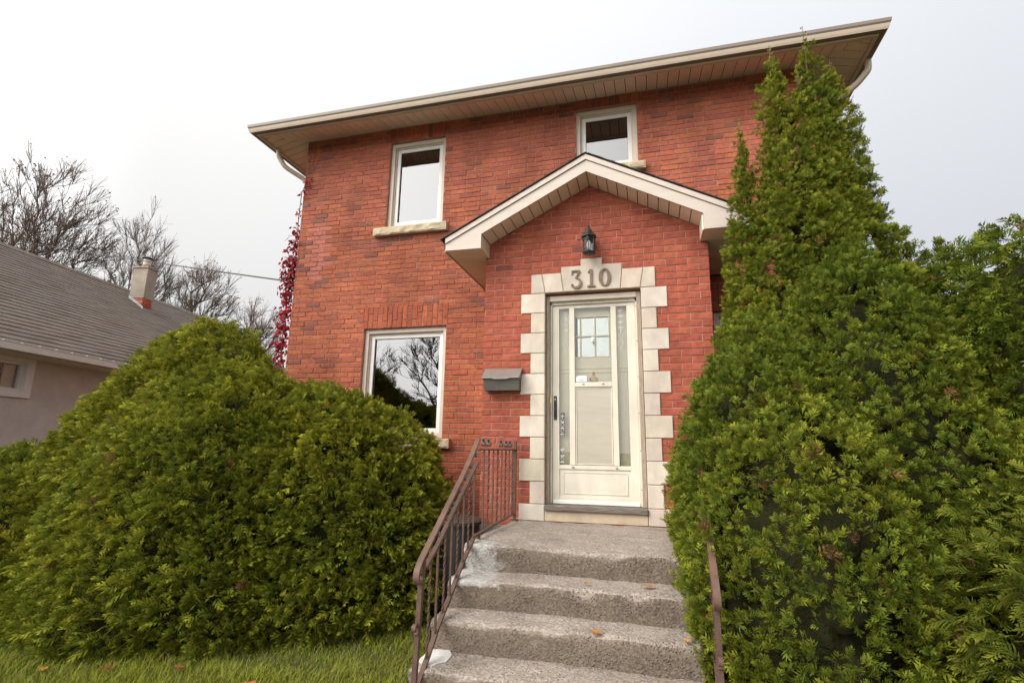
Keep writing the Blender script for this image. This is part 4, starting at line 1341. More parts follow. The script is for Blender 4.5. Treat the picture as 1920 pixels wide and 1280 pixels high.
def railing(X, sgn, label, landing_from):
    """stair flight plus landing section, in planes of constant x; sgn mirrors the slight splay"""
    rl = empty('iron_railing', (X, -1.4, GZ), label, 'railing', 'iron railings of the front steps')
    def XX(y):                                    # foot of the flight swings in a little
        return X + sgn * (.035 * min(1, max(0, (-1.25 - y) / 1.0)))
    top = [(-1.27, .705), (-1.50, .527), (-1.86, .307), (-2.19, .102), (-2.268, .055)]
    # handrail with a drop scroll at its foot
    P = [(XX(y), y, z) for y, z in top] + [(XX(-2.3), -2.305, .015), (XX(-2.3), -2.312, -.022), (XX(-2.3), -2.285, -.050), (XX(-2.3), -2.252, -.036), (XX(-2.3), -2.247, -.008), (XX(-2.3), -2.268, .004)]
    Q = []
    for a, b in zip(P[:-1], P[1:]):
        for k in range(5): Q.append(Vector(a).lerp(Vector(b), k / 5))
    Q.append(Vector(P[-1]))
    for _ in range(3):
        Q = [Q[0]] + [(Q[i - 1] + 2 * Q[i] + Q[i + 1]) / 4 for i in range(1, len(Q) - 1)] + [Q[-1]]
    mb = MB(); mb.tube(Q, .016, flat=(.016, .008)); mb.build('handrail', M_RAIL_TOP, rl, smooth=False)
    def on(z_top, z_bot, y):
        return 0
    def line(pts, y):
        for (y0, z0), (y1, z1) in zip(pts[:-1], pts[1:]):
            if y1 <= y <= y0:
                t = (y - y0) / (y1 - y0); return z0 + (z1 - z0) * t
        return pts[-1][1]
    sec = [(-1.27, .545), (-1.61, .350), (-2.02, .100), (-2.20, .010)]
    strg = [(-1.28, .05), (-1.56, -.09), (-1.77, -.228), (-1.97, -.345), (-2.10, -.45), (-2.27, -.565)]
    mb = MB(); mb.tube([(XX(y), y, z) for y, z in sec], .01, flat=(.013, .008)); mb.build('under_rail', M_RAIL, rl)
    mb = MB(); mb.tube([(XX(y), y, z) for y, z in strg], .01, flat=(.013, .008)); mb.build('bottom_rail', M_RAIL, rl)
    # balusters, plain and twisted in turn
    n = 8
    for k in range(n):
        y = -1.33 - k * .113
        z1, z0 = line(sec, y), line(strg, y)
        m_ = 30
        pts = [(XX(y), y, z0 + (z1 - z0) * i / m_) for i in range(m_ + 1)]
        mb = MB()
        if k % 2: mb.tube(pts, .0056, square=True, twist=.62)
        else: mb.tube([pts[0], pts[-1]], .0056, square=True)
        mb.build('baluster', M_RAIL, rl)
        # C-scrolls between under-rail and handrail
    for k in range(7):
        y = -1.30 - k * .118; zc = (line(sec, y) + line(top, y)) / 2; hgap = (line(top, y) - line(sec, y)) / 2
        if hgap < .03: hgap = .03
        a = spiral(None, hgap * .62, 70, .9, n=20)
        mb = MB(); mb.tube([(XX(y), y + q * .8, zc + r_ * 1.0) for q, r_ in a], .005, flat=(.007, .003)); mb.build('scroll', M_RAIL_DARK if k % 2 == 0 else M_RAIL, rl)
    # newel with a small scroll foot
    mb = MB(); mb.tube([(XX(-2.3), -2.232, .06), (XX(-2.3), -2.25, -.10), (XX(-2.3), -2.262, -.33), (XX(-2.3), -2.285, -.655)], .0125, square=True); mb.build('newel_post', M_RAIL, rl)
    a = spiral(None, .034, -60, .95, n=20)
    mb = MB(); mb.tube([(XX(-2.3), -2.30 + q, -.262 + r_) for q, r_ in a] , .006, flat=(.011, .004)); mb.build('newel_scroll', M_RAIL, rl)
    # landing section
    ya, yb = landing_from, -1.20
    Xl = X - sgn * .025
    def XL_(y): return Xl + (X - Xl) * (y - ya) / (yb - ya)
    mb = MB(); mb.tube([(Xl, ya, .0), (Xl, ya, .722)], .012, square=True); mb.bevbox((Xl - .03, ya - .03, .004), (Xl + .03, ya + .03, .012), .002); mb.build('wall_post', M_RAIL, rl)
    mb = MB(); mb.tube([(Xl, ya, .640), (X, yb - .05, .634)], .01, flat=(.013, .006)); mb.build('top_rail', M_RAIL, rl)
    mb = MB(); mb.tube([(Xl, ya, .068), (X, yb - .06, .042)], .01, flat=(.012, .006)); mb.build('bottom_rail', M_RAIL, rl)
    mb = MB(); mb.tube([(X, yb, .04), (X, yb, -.01)], .012, square=True); mb.build('foot', M_RAIL, rl)
    nb = 8
    for k in range(nb):
        y = ya - .10 - (yb - ya + .0) * 0 - k * ((ya - yb - .06) / nb)
        pts = [(XL_(y), y, .062 + .57 * i / 28) for i in range(29)]
        mb = MB()
        if k % 2 == 0: mb.tube(pts, .0056, square=True, twist=.62)
        else: mb.tube([pts[0], pts[-1]], .0056, square=True)
        mb.build('baluster', M_RAIL, rl)
    for yc in (-.28, -.42, -.60, -.98, -1.12):
        for s in (-1, 1):
            a = spiral(None, .036, 90, .8, n=18, s=s)
            mb = MB(); mb.tube([(XL_(yc), yc + s * .03 + q * .9, .680 + r_ * 1.0) for q, r_ in a], .005, flat=(.008, .0035)); mb.build('scroll', M_RAIL_DARK, rl)
    return rl
railing(-.245, 1, 'brown iron railing with scrolls and twisted balusters left of the steps', -.075)
railing(1.275, -1, 'brown iron railing right of the steps, swallowed by the cedar', -.075)

# ------------------------------------------------------------------ foliage
def spray_template(kind, seed):
    """flat scale-leaf spray: kite-shaped fingers along a stem"""
    r = random.Random(seed)
    fing = []
    if kind == 'cedar':
        fing.append((.22, 0, 0, .78, .15))
        for i in range(5):
            t = .02 + .74 * i / 5; s = 1 if i % 2 else -1
            fing.append((t, 0, s * r.uniform(.50, .85), (.66 - .40 * t) * r.uniform(.8, 1.2), r.uniform(.13, .175)))
    elif kind == 'feather':
        fing.append((.0, 0, 0, 1.0, .05))
        for i in range(12):
            t = .06 + .84 * i / 12; s = 1 if i % 2 else -1
            fing.append((t, 0, s * r.uniform(.45, .75), (.48 - .30 * t) * r.uniform(.75, 1.25), r.uniform(.055, .08)))
    else:
        fing.append((.30, 0, 0, .70, .115))
        for i in range(6):
            t = .02 + .80 * i / 6; s = 1 if i % 2 else -1
            fing.append((t, 0, s * r.uniform(.42, .72), (.60 - .36 * t) * r.uniform(.8, 1.25), r.uniform(.10, .145)))
    V = []
    for (u, v, a, L, wd) in fing:
        du, dv = math.cos(a), math.sin(a)
        w2 = wd * .5
        V += [(u, v, 0), (u + du * L * .5 - dv * w2, v + dv * L * .5 + du * w2, .03), (u + du * L, v + dv * L, 0), (u + du * L * .42 + dv * w2, v + dv * L * .42 - du * w2, .03)]
    return np.array(V)      # quads of four

def norm(a):
    return a / np.maximum(np.linalg.norm(a, axis=1, keepdims=True), 1e-9)

def make_sprays(P, Nrm, T, size, colB, colT, kind, droop=.25, flatness=.0):
    """P roots, T stem direction, size lengths, colours base/tip -> V,F,C"""
    n = len(P)
    temps = [spray_template(kind, 100 + i) for i in range(4)]
    side = np.cross(T, Nrm + rng.normal(0, 1.0 - flatness * .7, (n, 3)))
    side = norm(side)
    nn = np.cross(side, T)
    which = rng.integers(0, 4, n)
    VV = []; CC = []; cnt = 0
    for k in range(4):
        idx = np.where(which == k)[0]
        t = temps[k]
        u, v, w_ = t[:, 0], t[:, 1], t[:, 2]
        s = size[idx][:, None]
        dz = -droop * (u ** 2)[None, :] * s
        X = P[idx][:, None, :] + s[:, :, None] * (u[None, :, None] * T[idx][:, None, :] + v[None, :, None] * side[idx][:, None, :] + (w_ - .18 * np.abs(v))[None, :, None] * nn[idx][:, None, :])
        X[:, :, 2] += dz
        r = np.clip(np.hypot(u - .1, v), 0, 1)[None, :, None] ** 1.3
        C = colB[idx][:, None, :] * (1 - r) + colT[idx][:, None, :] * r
        VV.append(X.reshape(-1, 3)); CC.append(C.reshape(-1, 3))
    V = np.concatenate(VV); C = np.concatenate(CC)
    F = np.arange(len(V)).reshape(-1, 4)
    return V, F, C

class Lobe:
    """upright lobe turned about an axis: profile radius by height, with billowing lumps"""
    def __init__(s, c, z0, z1, R, ex=(2.0, 2.0), ell=(1, 1), prof=None, lean=(0, 0), lump=.16, lsc=2.4, seed=0):
        s.c = np.array(c, float); s.z0 = z0; s.z1 = z1; s.R = R; s.ex = ex; s.ell = np.array(ell, float)
        s.prof = prof; s.lean = np.array(lean, float); s.lump = lump; s.lsc = lsc; s.seed = seed
    def rad(s, t):
        t = np.clip(t, 0, 1)
        if s.prof is not None:
            return s.R * np.interp(t, [p[0] for p in s.prof], [p[1] for p in s.prof])
        return s.R * np.maximum(0, 1 - t ** s.ex[0]) ** (1 / s.ex[1])
    def inside(s, P, shrink=.06):
        t = (P[:, 2] - s.z0) / (s.z1 - s.z0)
        ax = s.c + s.lean * t[:, None]
        d = np.hypot((P[:, 0] - ax[:, 0]) / s.ell[0], (P[:, 1] - ax[:, 1]) / s.ell[1])
        return (t > 0) & (t < 1) & (d < s.rad(t) - shrink)
    def sample(s, n):
        m_ = n * 6
        t = rng.random(m_); a = rng.random(m_) * 2 * np.pi
        r = s.rad(t)
        e = .004
        dr = (s.rad(t + e) - s.rad(t - e)) / (2 * e * (s.z1 - s.z0))
        wgt = np.maximum(r, .02) * np.sqrt(1 + np.minimum(dr * dr, 25))
        keep = rng.random(m_) < wgt / wgt.max()
        idx = np.where(keep)[0][:n]
        return s.at(t[idx], a[idx], dr[idx])
    def at(s, t, a, dr, lump=True):
        r = s.rad(t)
        z = s.z0 + t * (s.z1 - s.z0)
        ax = s.c + s.lean * t[:, None]
        ca, sa = np.cos(a), np.sin(a)
        N = norm(np.stack([ca / s.ell[0], sa / s.ell[1], -np.clip(dr, -4, 4)], 1))
        P = np.stack([ax[:, 0] + r * ca * s.ell[0], ax[:, 1] + r * sa * s.ell[1], z], 1)
        if lump:
            q = P * s.lsc
            b = np.abs(vnoise(q, s.seed) - .5) * 2
            b2 = np.abs(vnoise(q * 2.3 + 9, s.seed + 1) - .5) * 2
            P = P + N * (s.lump * (1 - b) * .9 + s.lump * .45 * (1 - b2) - s.lump * .9)[:, None]
        return P, N
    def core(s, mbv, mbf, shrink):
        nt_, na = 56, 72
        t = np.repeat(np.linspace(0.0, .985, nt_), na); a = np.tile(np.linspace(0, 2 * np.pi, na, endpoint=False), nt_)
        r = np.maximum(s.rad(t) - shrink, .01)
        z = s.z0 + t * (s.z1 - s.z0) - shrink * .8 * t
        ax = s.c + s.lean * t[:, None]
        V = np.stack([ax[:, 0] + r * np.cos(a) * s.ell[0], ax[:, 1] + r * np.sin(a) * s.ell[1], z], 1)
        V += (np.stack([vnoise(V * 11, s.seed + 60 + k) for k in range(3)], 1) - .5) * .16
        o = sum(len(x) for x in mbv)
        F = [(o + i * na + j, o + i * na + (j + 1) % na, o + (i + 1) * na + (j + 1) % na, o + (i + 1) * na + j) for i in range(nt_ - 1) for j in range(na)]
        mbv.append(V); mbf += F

def plant(name, label, cat, base, lobes, dens, size, kind, palette, up=.5, out=.7, jit=.45, droop=.25, bound=None, core=.20, sweep=(0, 0, 0), trunk=None, group=None, flatness=0., back=.12, per=5, deep=.14, shoots=()):
    """evergreen: trunk, twig core and a shell of real sprays"""
    pl = empty(name, base, label, cat, group)
    VV = []; FF = []; CC = []; off = 0
    cv, cfc = [], []
    camp = np.array(cpos)
    for L in lobes:
        A = 2 * np.pi * L.R * .62 * (L.z1 - L.z0) + np.pi * L.R ** 2 * .4
        nc = int(A * dens / per)
        P, N = L.sample(nc)
        keep = np.ones(len(P), bool)
        for M in lobes:
            if M is not L: keep &= ~M.inside(P, .10)
        if bound is not None: keep &= bound(P)
        vis = np.einsum('ij,ij->i', N, norm(camp - P))
        keep &= (vis > -.25) | (rng.random(len(P)) < back)
        keep &= P[:, 2] > GZ + .02
        P, N = P[keep], N[keep]
        nc = len(P)
        # branch tips: each carries a fan of sprays; some sit deeper, leaving dark gaps
        P = P - N * (rng.random(nc) ** 1.6 * deep)[:, None]
        Tc = norm(N * out + np.array([0, 0, up]) + np.array(sweep) + rng.normal(0, jit * .75, (nc, 3)))
        csz = rng.uniform(.7, 1.3, nc); cj = rng.normal(1, .10, nc)
        dr = vnoise(P * 1.7, L.seed + 40) * .7 + rng.random(nc) * .6 - .32
        kk = np.repeat(np.arange(nc), per)
        n = len(kk)
        P = P[kk] + rng.normal(0, size * .22, (n, 3)) + Tc[kk] * (rng.random(n) * size * .5)[:, None]
        N = N[kk]
        T = norm(Tc[kk] + rng.normal(0, jit, (n, 3)))
        sz = size * csz[kk] * rng.uniform(.6, 1.25, n)
        # new growth: yellower tips in drifts
        dr = np.clip(dr[kk] + rng.normal(0, .12, n), 0, 1)[:, None]
        cb = np.array(palette[0]) * (1 - dr) + np.array(palette[1]) * dr
        ctip = np.array(palette[2]) * (1 - dr) + np.array(palette[3]) * dr
        jt = (cj[kk] * rng.normal(1, .10, n))[:, None]
        dead = np.repeat(rng.random(nc) < .008, per)
        cb = np.clip(cb * jt, .004, 1); ctip = np.clip(ctip * jt, .004, 1)
        cb[dead] = (.14, .075, .035); ctip[dead] = (.24, .13, .05)
        V, F, C = make_sprays(P, N, T, sz, cb, ctip, kind, droop, flatness)
        VV.append(V); FF.append(F + off); CC.append(C); off += len(V)
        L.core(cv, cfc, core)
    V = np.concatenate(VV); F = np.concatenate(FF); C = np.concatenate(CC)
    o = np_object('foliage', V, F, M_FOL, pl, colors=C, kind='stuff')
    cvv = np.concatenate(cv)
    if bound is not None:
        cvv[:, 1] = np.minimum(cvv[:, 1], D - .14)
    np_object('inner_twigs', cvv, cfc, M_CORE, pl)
    for (sx_, sy_, sz_, sl_) in shoots:          # thin pale leaders standing out of the tops
        n = 16
        tt = rng.random(n)
        P = np.stack([sx_ + rng.normal(0, .012, n), sy_ + rng.normal(0, .012, n), sz_ + tt * sl_], 1)
        T = norm(np.stack([rng.normal(0, .45, n), rng.normal(0, .45, n), np.ones(n)], 1))
        N = norm(rng.normal(0, 1, (n, 3)))
        V2, F2, C2 = make_sprays(P, N, T, size * rng.uniform(.6, 1.0, n) * (1.15 - .6 * tt), np.tile((.16, .15, .03), (n, 1)), np.tile((.34, .31, .06), (n, 1)), kind, 0)
        np_object('leader_shoot', V2, F2, M_FOL, pl, colors=C2, kind='stuff')
        mb = MB(); mb.tube([(sx_, sy_, sz_ - .3), (sx_, sy_, sz_ + sl_ * 1.05)], [.008, .002], 5); mb.build('leader_stem', M_BARK, pl)
    for tr in (trunk or []):
        mb = MB(); mb.tube([(tr[0], tr[1], GZ - .1), (tr[0] + .02, tr[1], GZ + .5), (tr[0], tr[1] + .02, tr[2])], [tr[3], tr[3] * .8, tr[3] * .3], 10)
        mb.build('trunk', M_BARK, pl)
    return pl

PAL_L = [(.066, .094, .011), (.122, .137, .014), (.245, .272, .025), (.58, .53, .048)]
wallb = lambda P: (P[:, 1] < D - .06) & ~((P[:, 0] > PL - .1) & (P[:, 1] > -.1))
bl = [Lobe((-3.62, -.30), GZ - .35, 1.92, 1.60, (1.9, 1.45), (1.0, .95), lump=.22, lsc=2.0, seed=1),
      Lobe((-4.72, -.80), GZ - .6, .62, 1.55, (2.2, 1.9), lump=.2, lsc=2.0, seed=2),
      Lobe((-2.20, -.20), GZ - .45, 1.22, 1.40, (2.6, 2.0), (1.0, .92), lump=.18, lsc=2.2, seed=3),
      Lobe((-2.92, -.70), GZ - .4, 1.36, 1.36, (2.2, 1.9), lump=.18, lsc=2.2, seed=4)]
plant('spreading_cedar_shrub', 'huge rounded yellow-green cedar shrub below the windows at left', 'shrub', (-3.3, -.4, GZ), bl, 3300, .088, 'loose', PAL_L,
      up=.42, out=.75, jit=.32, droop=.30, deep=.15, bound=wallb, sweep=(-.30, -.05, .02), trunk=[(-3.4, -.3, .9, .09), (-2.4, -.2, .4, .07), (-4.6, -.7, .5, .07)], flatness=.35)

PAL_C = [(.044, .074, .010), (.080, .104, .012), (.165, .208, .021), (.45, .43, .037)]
SP = [(0, 1.0), (.35, .95), (.62, .70), (.80, .42), (.92, .20), (1, .03)]
cl_ = [Lobe((2.42, -.62), GZ - .3, 3.15, 1.0, prof=[(0, .95), (.2, 1.0), (.45, .80), (.62, .56), (.80, .33), (.93, .17), (1, .05)], lump=.16, lsc=3.0, seed=11),
       Lobe((2.08, -.66), 1.6, 3.90, .21, prof=[(0, 1.0), (.5, .72), (.8, .50), (.93, .28), (1, .04)], lump=.06, lsc=4.5, seed=12),
       Lobe((2.38, -.60), 1.6, 4.06, .30, prof=[(0, 1.0), (.5, .80), (.75, .48), (.90, .20), (1, .03)], lump=.07, lsc=4.5, seed=13),
       Lobe((2.55, -.55), 1.6, 3.78, .27, prof=[(0, 1.0), (.5, .80), (.8, .46), (.92, .22), (1, .03)], lump=.07, lsc=4.5, seed=14),
       Lobe((1.80, -.62), .9, 3.30, .23, prof=[(0, 1.0), (.45, .80), (.66, .52), (.84, .30), (.93, .10), (1, .02)], lump=.06, lsc=4.5, seed=15),
       Lobe((2.24, -.62), 1.0, 3.62, .40, prof=[(0, 1.0), (.45, .95), (.7, .70), (.9, .38), (1, .05)], lump=.06, lsc=4.5, seed=27),
       Lobe((1.95, -.72), GZ - .3, 2.45, .84, prof=[(0, .80), (.25, .93), (.45, .95), (.62, .66), (.80, .36), (1, .08)], lump=.14, lsc=3.2, seed=16),
       Lobe((2.30, -1.15), GZ - .3, 2.05, .85, prof=[(0, .92), (.3, 1.0), (.55, .85), (.8, .50), (1, .08)], lump=.13, lsc=3.2, seed=17),
       Lobe((2.95, -.75), GZ - .3, 2.10, .85, prof=[(0, .95), (.3, 1.0), (.6, .80), (.85, .45), (1, .08)], lump=.14, lsc=3.0, seed=18),
       Lobe((1.62, -.95), GZ - .3, 1.15, .52, prof=[(0, .75), (.3, .9), (.6, .9), (.85, .6), (1, .1)], lump=.09, lsc=3.8, seed=19),
       Lobe((1.70, -1.36), GZ - .3, 1.50, .63, prof=[(0, .80), (.3, .92), (.6, .95), (.82, .72), (1, .1)], lump=.08, lsc=3.8, seed=20),
       Lobe((1.72, -1.78), GZ - .3, .98, .57, prof=[(0, .80), (.3, .92), (.6, .98), (.85, .70), (1, .1)], lump=.07, lsc=3.8, seed=26)]
porchb = lambda P: (P[:, 1] < D - .06) & ~((P[:, 0] < PR + .06) & (P[:, 1] > -.06))
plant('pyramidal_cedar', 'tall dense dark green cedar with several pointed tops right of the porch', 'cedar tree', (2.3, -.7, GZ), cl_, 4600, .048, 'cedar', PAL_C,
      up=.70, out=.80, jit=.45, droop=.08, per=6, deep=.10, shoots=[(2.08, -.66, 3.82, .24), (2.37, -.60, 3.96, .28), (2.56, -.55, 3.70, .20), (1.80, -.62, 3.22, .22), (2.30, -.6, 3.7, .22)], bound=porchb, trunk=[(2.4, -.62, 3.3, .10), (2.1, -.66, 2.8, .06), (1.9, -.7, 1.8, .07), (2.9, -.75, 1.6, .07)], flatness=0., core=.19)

PAL_R = [(.045, .078, .010), (.080, .108, .012), (.14, .185, .018), (.34, .35, .035)]
hl = [Lobe((3.58, -.70), GZ - .3, 2.16, 1.05, prof=[(0, .9), (.4, 1.0), (.75, .9), (.92, .6), (1, .15)], lump=.20, lsc=2.2, seed=21),
      Lobe((4.8, -.5), GZ - .3, 1.98, 1.25, prof=[(0, .9), (.4, 1.0), (.75, .9), (.92, .6), (1, .15)], lump=.22, lsc=2.2, seed=22)]
plant('feathery_hedge_shrub', 'loose feathery green evergreen at the right edge behind the cedar', 'shrub', (3.8, -.8, GZ), hl, 2000, .098, 'loose', PAL_R,
      up=.38, out=.85, jit=.35, droop=.42, trunk=[(3.75, -.85, 1.4, .07), (4.9, -.6, 1.6, .08)], flatness=.5)
PAL_F = [(.065, .092, .012), (.11, .125, .015), (.19, .21, .024), (.38, .36, .045)]
fl_ = [Lobe((3.05, -2.0), GZ - .3, .62, .82, prof=[(0, .9), (.4, 1.0), (.75, .85), (.92, .55), (1, .1)], lump=.15, lsc=2.6, seed=31)]
plant('pale_feathery_shrub', 'pale yellow-green feathery shrub in the lower right corner', 'shrub', (3.05, -1.95, GZ), fl_, 1500, .115, 'feather', PAL_F,
      up=.30, out=.85, jit=.35, droop=.40, trunk=[(3.05, -1.95, .1, .04)], flatness=.5, sweep=(-.15, -.1, 0))

# ------------------------------------------------------------------ red creeper on the left corner
vine = empty('red_creeper', (XL - .05, D + .1, GZ), 'crimson creeper hanging along the left corner of the brick house', 'creeper')
spine = [(-3.72, .99, 4.40), (-3.80, 1.0, 4.24), (-3.87, 1.08, 3.97), (-3.90, 1.12, 3.64), (-3.93, 1.12, 3.32), (-3.93, 1.12, 3.0), (-3.96, 1.12, 2.68), (-3.97, 1.12, 2.37), (-3.96, 1.12, 2.06), (-3.95, 1.12, 1.6), (-3.9, 1.12, GZ)]
mb = MB(); mb.tube(spine, .006, 5)
for k in range(5):
    i = random.randrange(2, 9)
    a = Vector(spine[i]); b = a + Vector((random.uniform(-.35, -.1), random.uniform(-.1, .1), random.uniform(-.1, .2)))
    mb.tube([a, a.lerp(b, .5) + Vector((0, 0, .04)), b], [.003, .002, .0012], 4)
for k in range(3):
    a = Vector((-3.78 + .03 * k, D - .012, 4.3)); mb.tube([a, a + Vector((.03 + .02 * k, 0, .3)), a + Vector((.05 + .05 * k, 0, .75 - .1 * k))], .0035, 4)
mb.build('stem', M_VINE, vine)
mb = MB()
def leaf(mb, c, d, n_, s, col):
    d = Vector(d).normalized(); n_ = Vector(n_); sd_ = d.cross(n_).normalized(); up_ = sd_.cross(d)
    c = Vector(c)
    vs = [c, c + d * s * .35 + sd_ * s * .28 - up_ * s * .05, c + d * s * .75 + sd_ * s * .16, c + d * s, c + d * s * .75 - sd_ * s * .16, c + d * s * .35 - sd_ * s * .28 - up_ * s * .05, c + d * s * .5 + up_ * s * .07]
    mb.add(vs, [(0, 1, 6), (1, 2, 6), (2, 3, 6), (3, 4, 6), (4, 5, 6), (5, 0, 6)], col)
zs_dense = [(4.32, 16, .05), (3.95, 14, .05), (3.6, 60, .08), (3.4, 100, .11), (3.15, 170, .13), (2.9, 150, .13), (2.65, 90, .11), (2.4, 80, .11), (2.15, 80, .11), (1.9, 70, .11), (1.65, 50, .1)]
for z, n, sp in zs_dense:
    for k in range(n):
        zz = z + random.uniform(-.16, .16)
        i = max(j for j in range(len(spine)) if spine[j][2] >= zz) if zz < 4.40 else 0
        a, b = Vector(spine[i]), Vector(spine[min(i + 1, len(spine) - 1)])
        t = (a.z - zz) / max(1e-6, a.z - b.z); c = a.lerp(b, t)
        bright = random.random() < (.8 if z > 4.1 else .35)
        col = jitc((.42, .026, .032) if bright else (.22, .022, .032), .2)
        leaf(mb, c + Vector((random.gauss(0, sp * .5), random.gauss(0, sp * .4), 0)), (random.gauss(-.1, .6), random.gauss(0, .5), random.gauss(-.8, .4)), (random.gauss(0, 1), random.gauss(-1, .5), .3), random.uniform(.045, .085), col)
mb.build('leaves', M_LEAF_DRY, vine, colors=True, kind='stuff')

# ------------------------------------------------------------------ bin beside the steps
bn = empty('garden_bin', (-.72, -.35, GZ), 'black plastic bin standing behind the left railing', 'bin')
mb = MB(); mb.lathe([(.16, 0), (.20, .78), (.20, .80)], (-.74, -.30, GZ), 24); mb.build('body', M_BIN, bn, smooth=False)
mb = MB(); mb.lathe([(.205, 0), (.225, .005), (.228, .03), (.205, .045), (.10, .075), (.02, .08)], (-.74, -.30, GZ + .78), 24); mb.build('lid', mat('bin_lid', (.045, .034, .028), .6, noise=.2), bn)

# ------------------------------------------------------------------ grass
def grass():
    n = 120000
    x = rng.uniform(-4.6, -.28, n); y = rng.uniform(-3.6, .9, n)
    keep = ((x + 3.45) ** 2 + (y + .3) ** 2 > 1.45 ** 2) & ((x + 2.25) ** 2 + (y + .2) ** 2 > 1.1 ** 2) & (((x + 4.75) ** 2 + (y + .75) ** 2) > 1.35 ** 2)
    x2 = rng.uniform(1.22, 4.5, 9000); y2 = rng.uniform(-3.6, -1.0, 9000)
    P = np.concatenate([np.stack([x[keep], y[keep]], 1), np.stack([x2, y2], 1)])
    n = len(P)
    z = GZ + (vnoise(np.concatenate([P, np.zeros((n, 1))], 1) * 1.3, 3) - .5) * .05
    tuft = vnoise(np.concatenate([P * 3.1, np.zeros((n, 1))], 1), 8)
    h = (.018 + .046 * rng.random(n)) * (.4 + 1.1 * tuft)
    a = rng.random(n) * 2 * np.pi
    ln = rng.uniform(.2, 1.6, n) * h
    wd = rng.uniform(.0016, .0032, n)
    d = np.stack([np.cos(a), np.sin(a), np.zeros(n)], 1); sd_ = np.stack([-np.sin(a), np.cos(a), np.zeros(n)], 1)
    b = np.stack([P[:, 0], P[:, 1], z], 1)
    up_ = np.array([0, 0, 1.])
    V = np.stack([b - sd_ * wd[:, None], b + sd_ * wd[:, None],
                  b + up_ * (h * .6)[:, None] + d * (ln * .35)[:, None] + sd_ * (wd * .8)[:, None], b + up_ * (h * .6)[:, None] + d * (ln * .35)[:, None] - sd_ * (wd * .8)[:, None],
                  b + up_ * h[:, None] + d * ln[:, None]], 1)
    base = np.arange(n)[:, None] * 5
    F = np.concatenate([base + np.array([0, 1, 2]), base + np.array([0, 2, 3]), base + np.array([3, 2, 4])])
    g1, g2, g3 = np.array((.105, .155, .016)), np.array((.33, .34, .04)), np.array((.27, .24, .10))
    t = rng.random(n)[:, None] * .6 + tuft[:, None] * .4
    C = g1 * (1 - t) + g2 * t
    dry = rng.random(n) < .12
    C[dry] = g3
    o = np_object('grass', V.reshape(-1, 3), F, M_GRASS, None, colors=np.repeat(C, 5, 0))
    tag(o, 'short green lawn grass round the shrubs and steps', 'grass', None, 'stuff')
grass()

# ------------------------------------------------------------------ fallen leaves
def fallen(x, y, z, s, col, label, rot=0.):
    """curled dry leaf: lobed outline, raised midrib, short stalk"""
    mb = MB()
    n = 18
    rim = []
    for k in range(n):
        a = 2 * math.pi * k / n
        r = s * (.36 + .16 * abs(math.cos(2.5 * a)) + .06 * random.random())
        px, py = r * 1.25 * math.cos(a), r * .85 * math.sin(a)
        rim.append((px, py, .006 + .55 * (py * py) / s + random.uniform(0, .15) * s * abs(math.cos(a))))
    ca, sa = math.cos(rot), math.sin(rot)
    W = lambda p: (x + p[0] * ca - p[1] * sa, y + p[0] * sa + p[1] * ca, z + p[2])
    vs = [W(p) for p in rim] + [W((0, 0, .004))]
    mb.add(vs, [(k, (k + 1) % n, n) for k in range(n)], col)
    mb.tube([W((-s * .45, 0, .008)), W((-s * .75, s * .05, .012))], s * .012, 4, col=(.12, .06, .03))
    o = mb.build('fallen_leaf', M_LEAF_DRY, None, colors=True, own_origin=True)
    tag(o, label, 'leaf', 'fallen autumn leaves')
fallen(-1.33, -2.08, GZ + .07, .075, (.42, .13, .05), 'reddish orange leaf on the lawn near the bottom edge', .4)
fallen(.66, -1.90, -.318,   .05, (.46, .19, .03), 'bright orange leaf on the edge of the third step', .8)
fallen(.93, -1.52, -.152,   .065, (.38, .20, .10), 'tan orange leaf on the second step towards the right', .1)
fallen(.57, -1.56, -.152, .035, (.45, .18, .07), 'tiny orange scrap of leaf in the middle of the second step', 1.1)
fallen(1.12, -1.88, -.318, .04, (.55, .27, .06), 'small yellow-orange leaf at the right end of the third step', 2.)
fallen(-2.35, -2.12, GZ + .06, .06, (.18, .035, .025), 'dark red leaf in the grass below the large shrub', 1.)
fallen(-2.70, -2.25, GZ + .06, .055, (.40, .20, .06), 'ochre leaf lying leftmost in the grass', 2.)
fallen(-1.95, -1.98, GZ + .06, .05, (.22, .07, .03), 'brown leaf in the grass under the shrub foot', .2)

# ------------------------------------------------------------------ neighbour house
E0 = Vector((-7.105, -.268, 0)); TD = Vector((-.156, .988, 0)); ND = Vector((-.988, -.156, 0))
NZE, NZR, NW = 1.90, 4.52, 4.0
nb = empty('stucco_house', (E0.x - 3.5, 3, GZ), 'mauve-grey stucco bungalow with brown shingle roof at far left', 'house')
def NP_(t, u, z): 
    p = E0 + TD * t + ND * u
    return (p.x, p.y, z)
t0, t1 = -7.0, 10.2
def nbox(mb, ta, tb, ua, ub, za, zb, col=None):
    vs = [NP_(t, u, z) for t in (ta, tb) for u in (ua, ub) for z in (za, zb)]
    mb.add(vs, [(0, 1, 3, 2), (4, 6, 7, 5), (0, 4, 5, 1), (2, 3, 7, 6), (0, 2, 6, 4), (1, 5, 7, 3)], col)
WU = .42
WIN = (-.95, .78, 1.30, 1.80)
mb = MB()
nbox(mb, t0 + .3, WIN[0], WU, WU + .2, GZ - .2, NZE); nbox(mb, WIN[1], t1 - .3, WU, WU + .2, GZ - .2, NZE)
nbox(mb, WIN[0] - .001, WIN[1] + .001, WU, WU + .2, GZ - .2, WIN[2]); nbox(mb, WIN[0] - .001, WIN[1] + .001, WU, WU + .2, WIN[3], NZE)
nbox(mb, t0 + .3, t1 - .3, 2 * NW - WU - .2, 2 * NW - WU, GZ - .2, NZE)
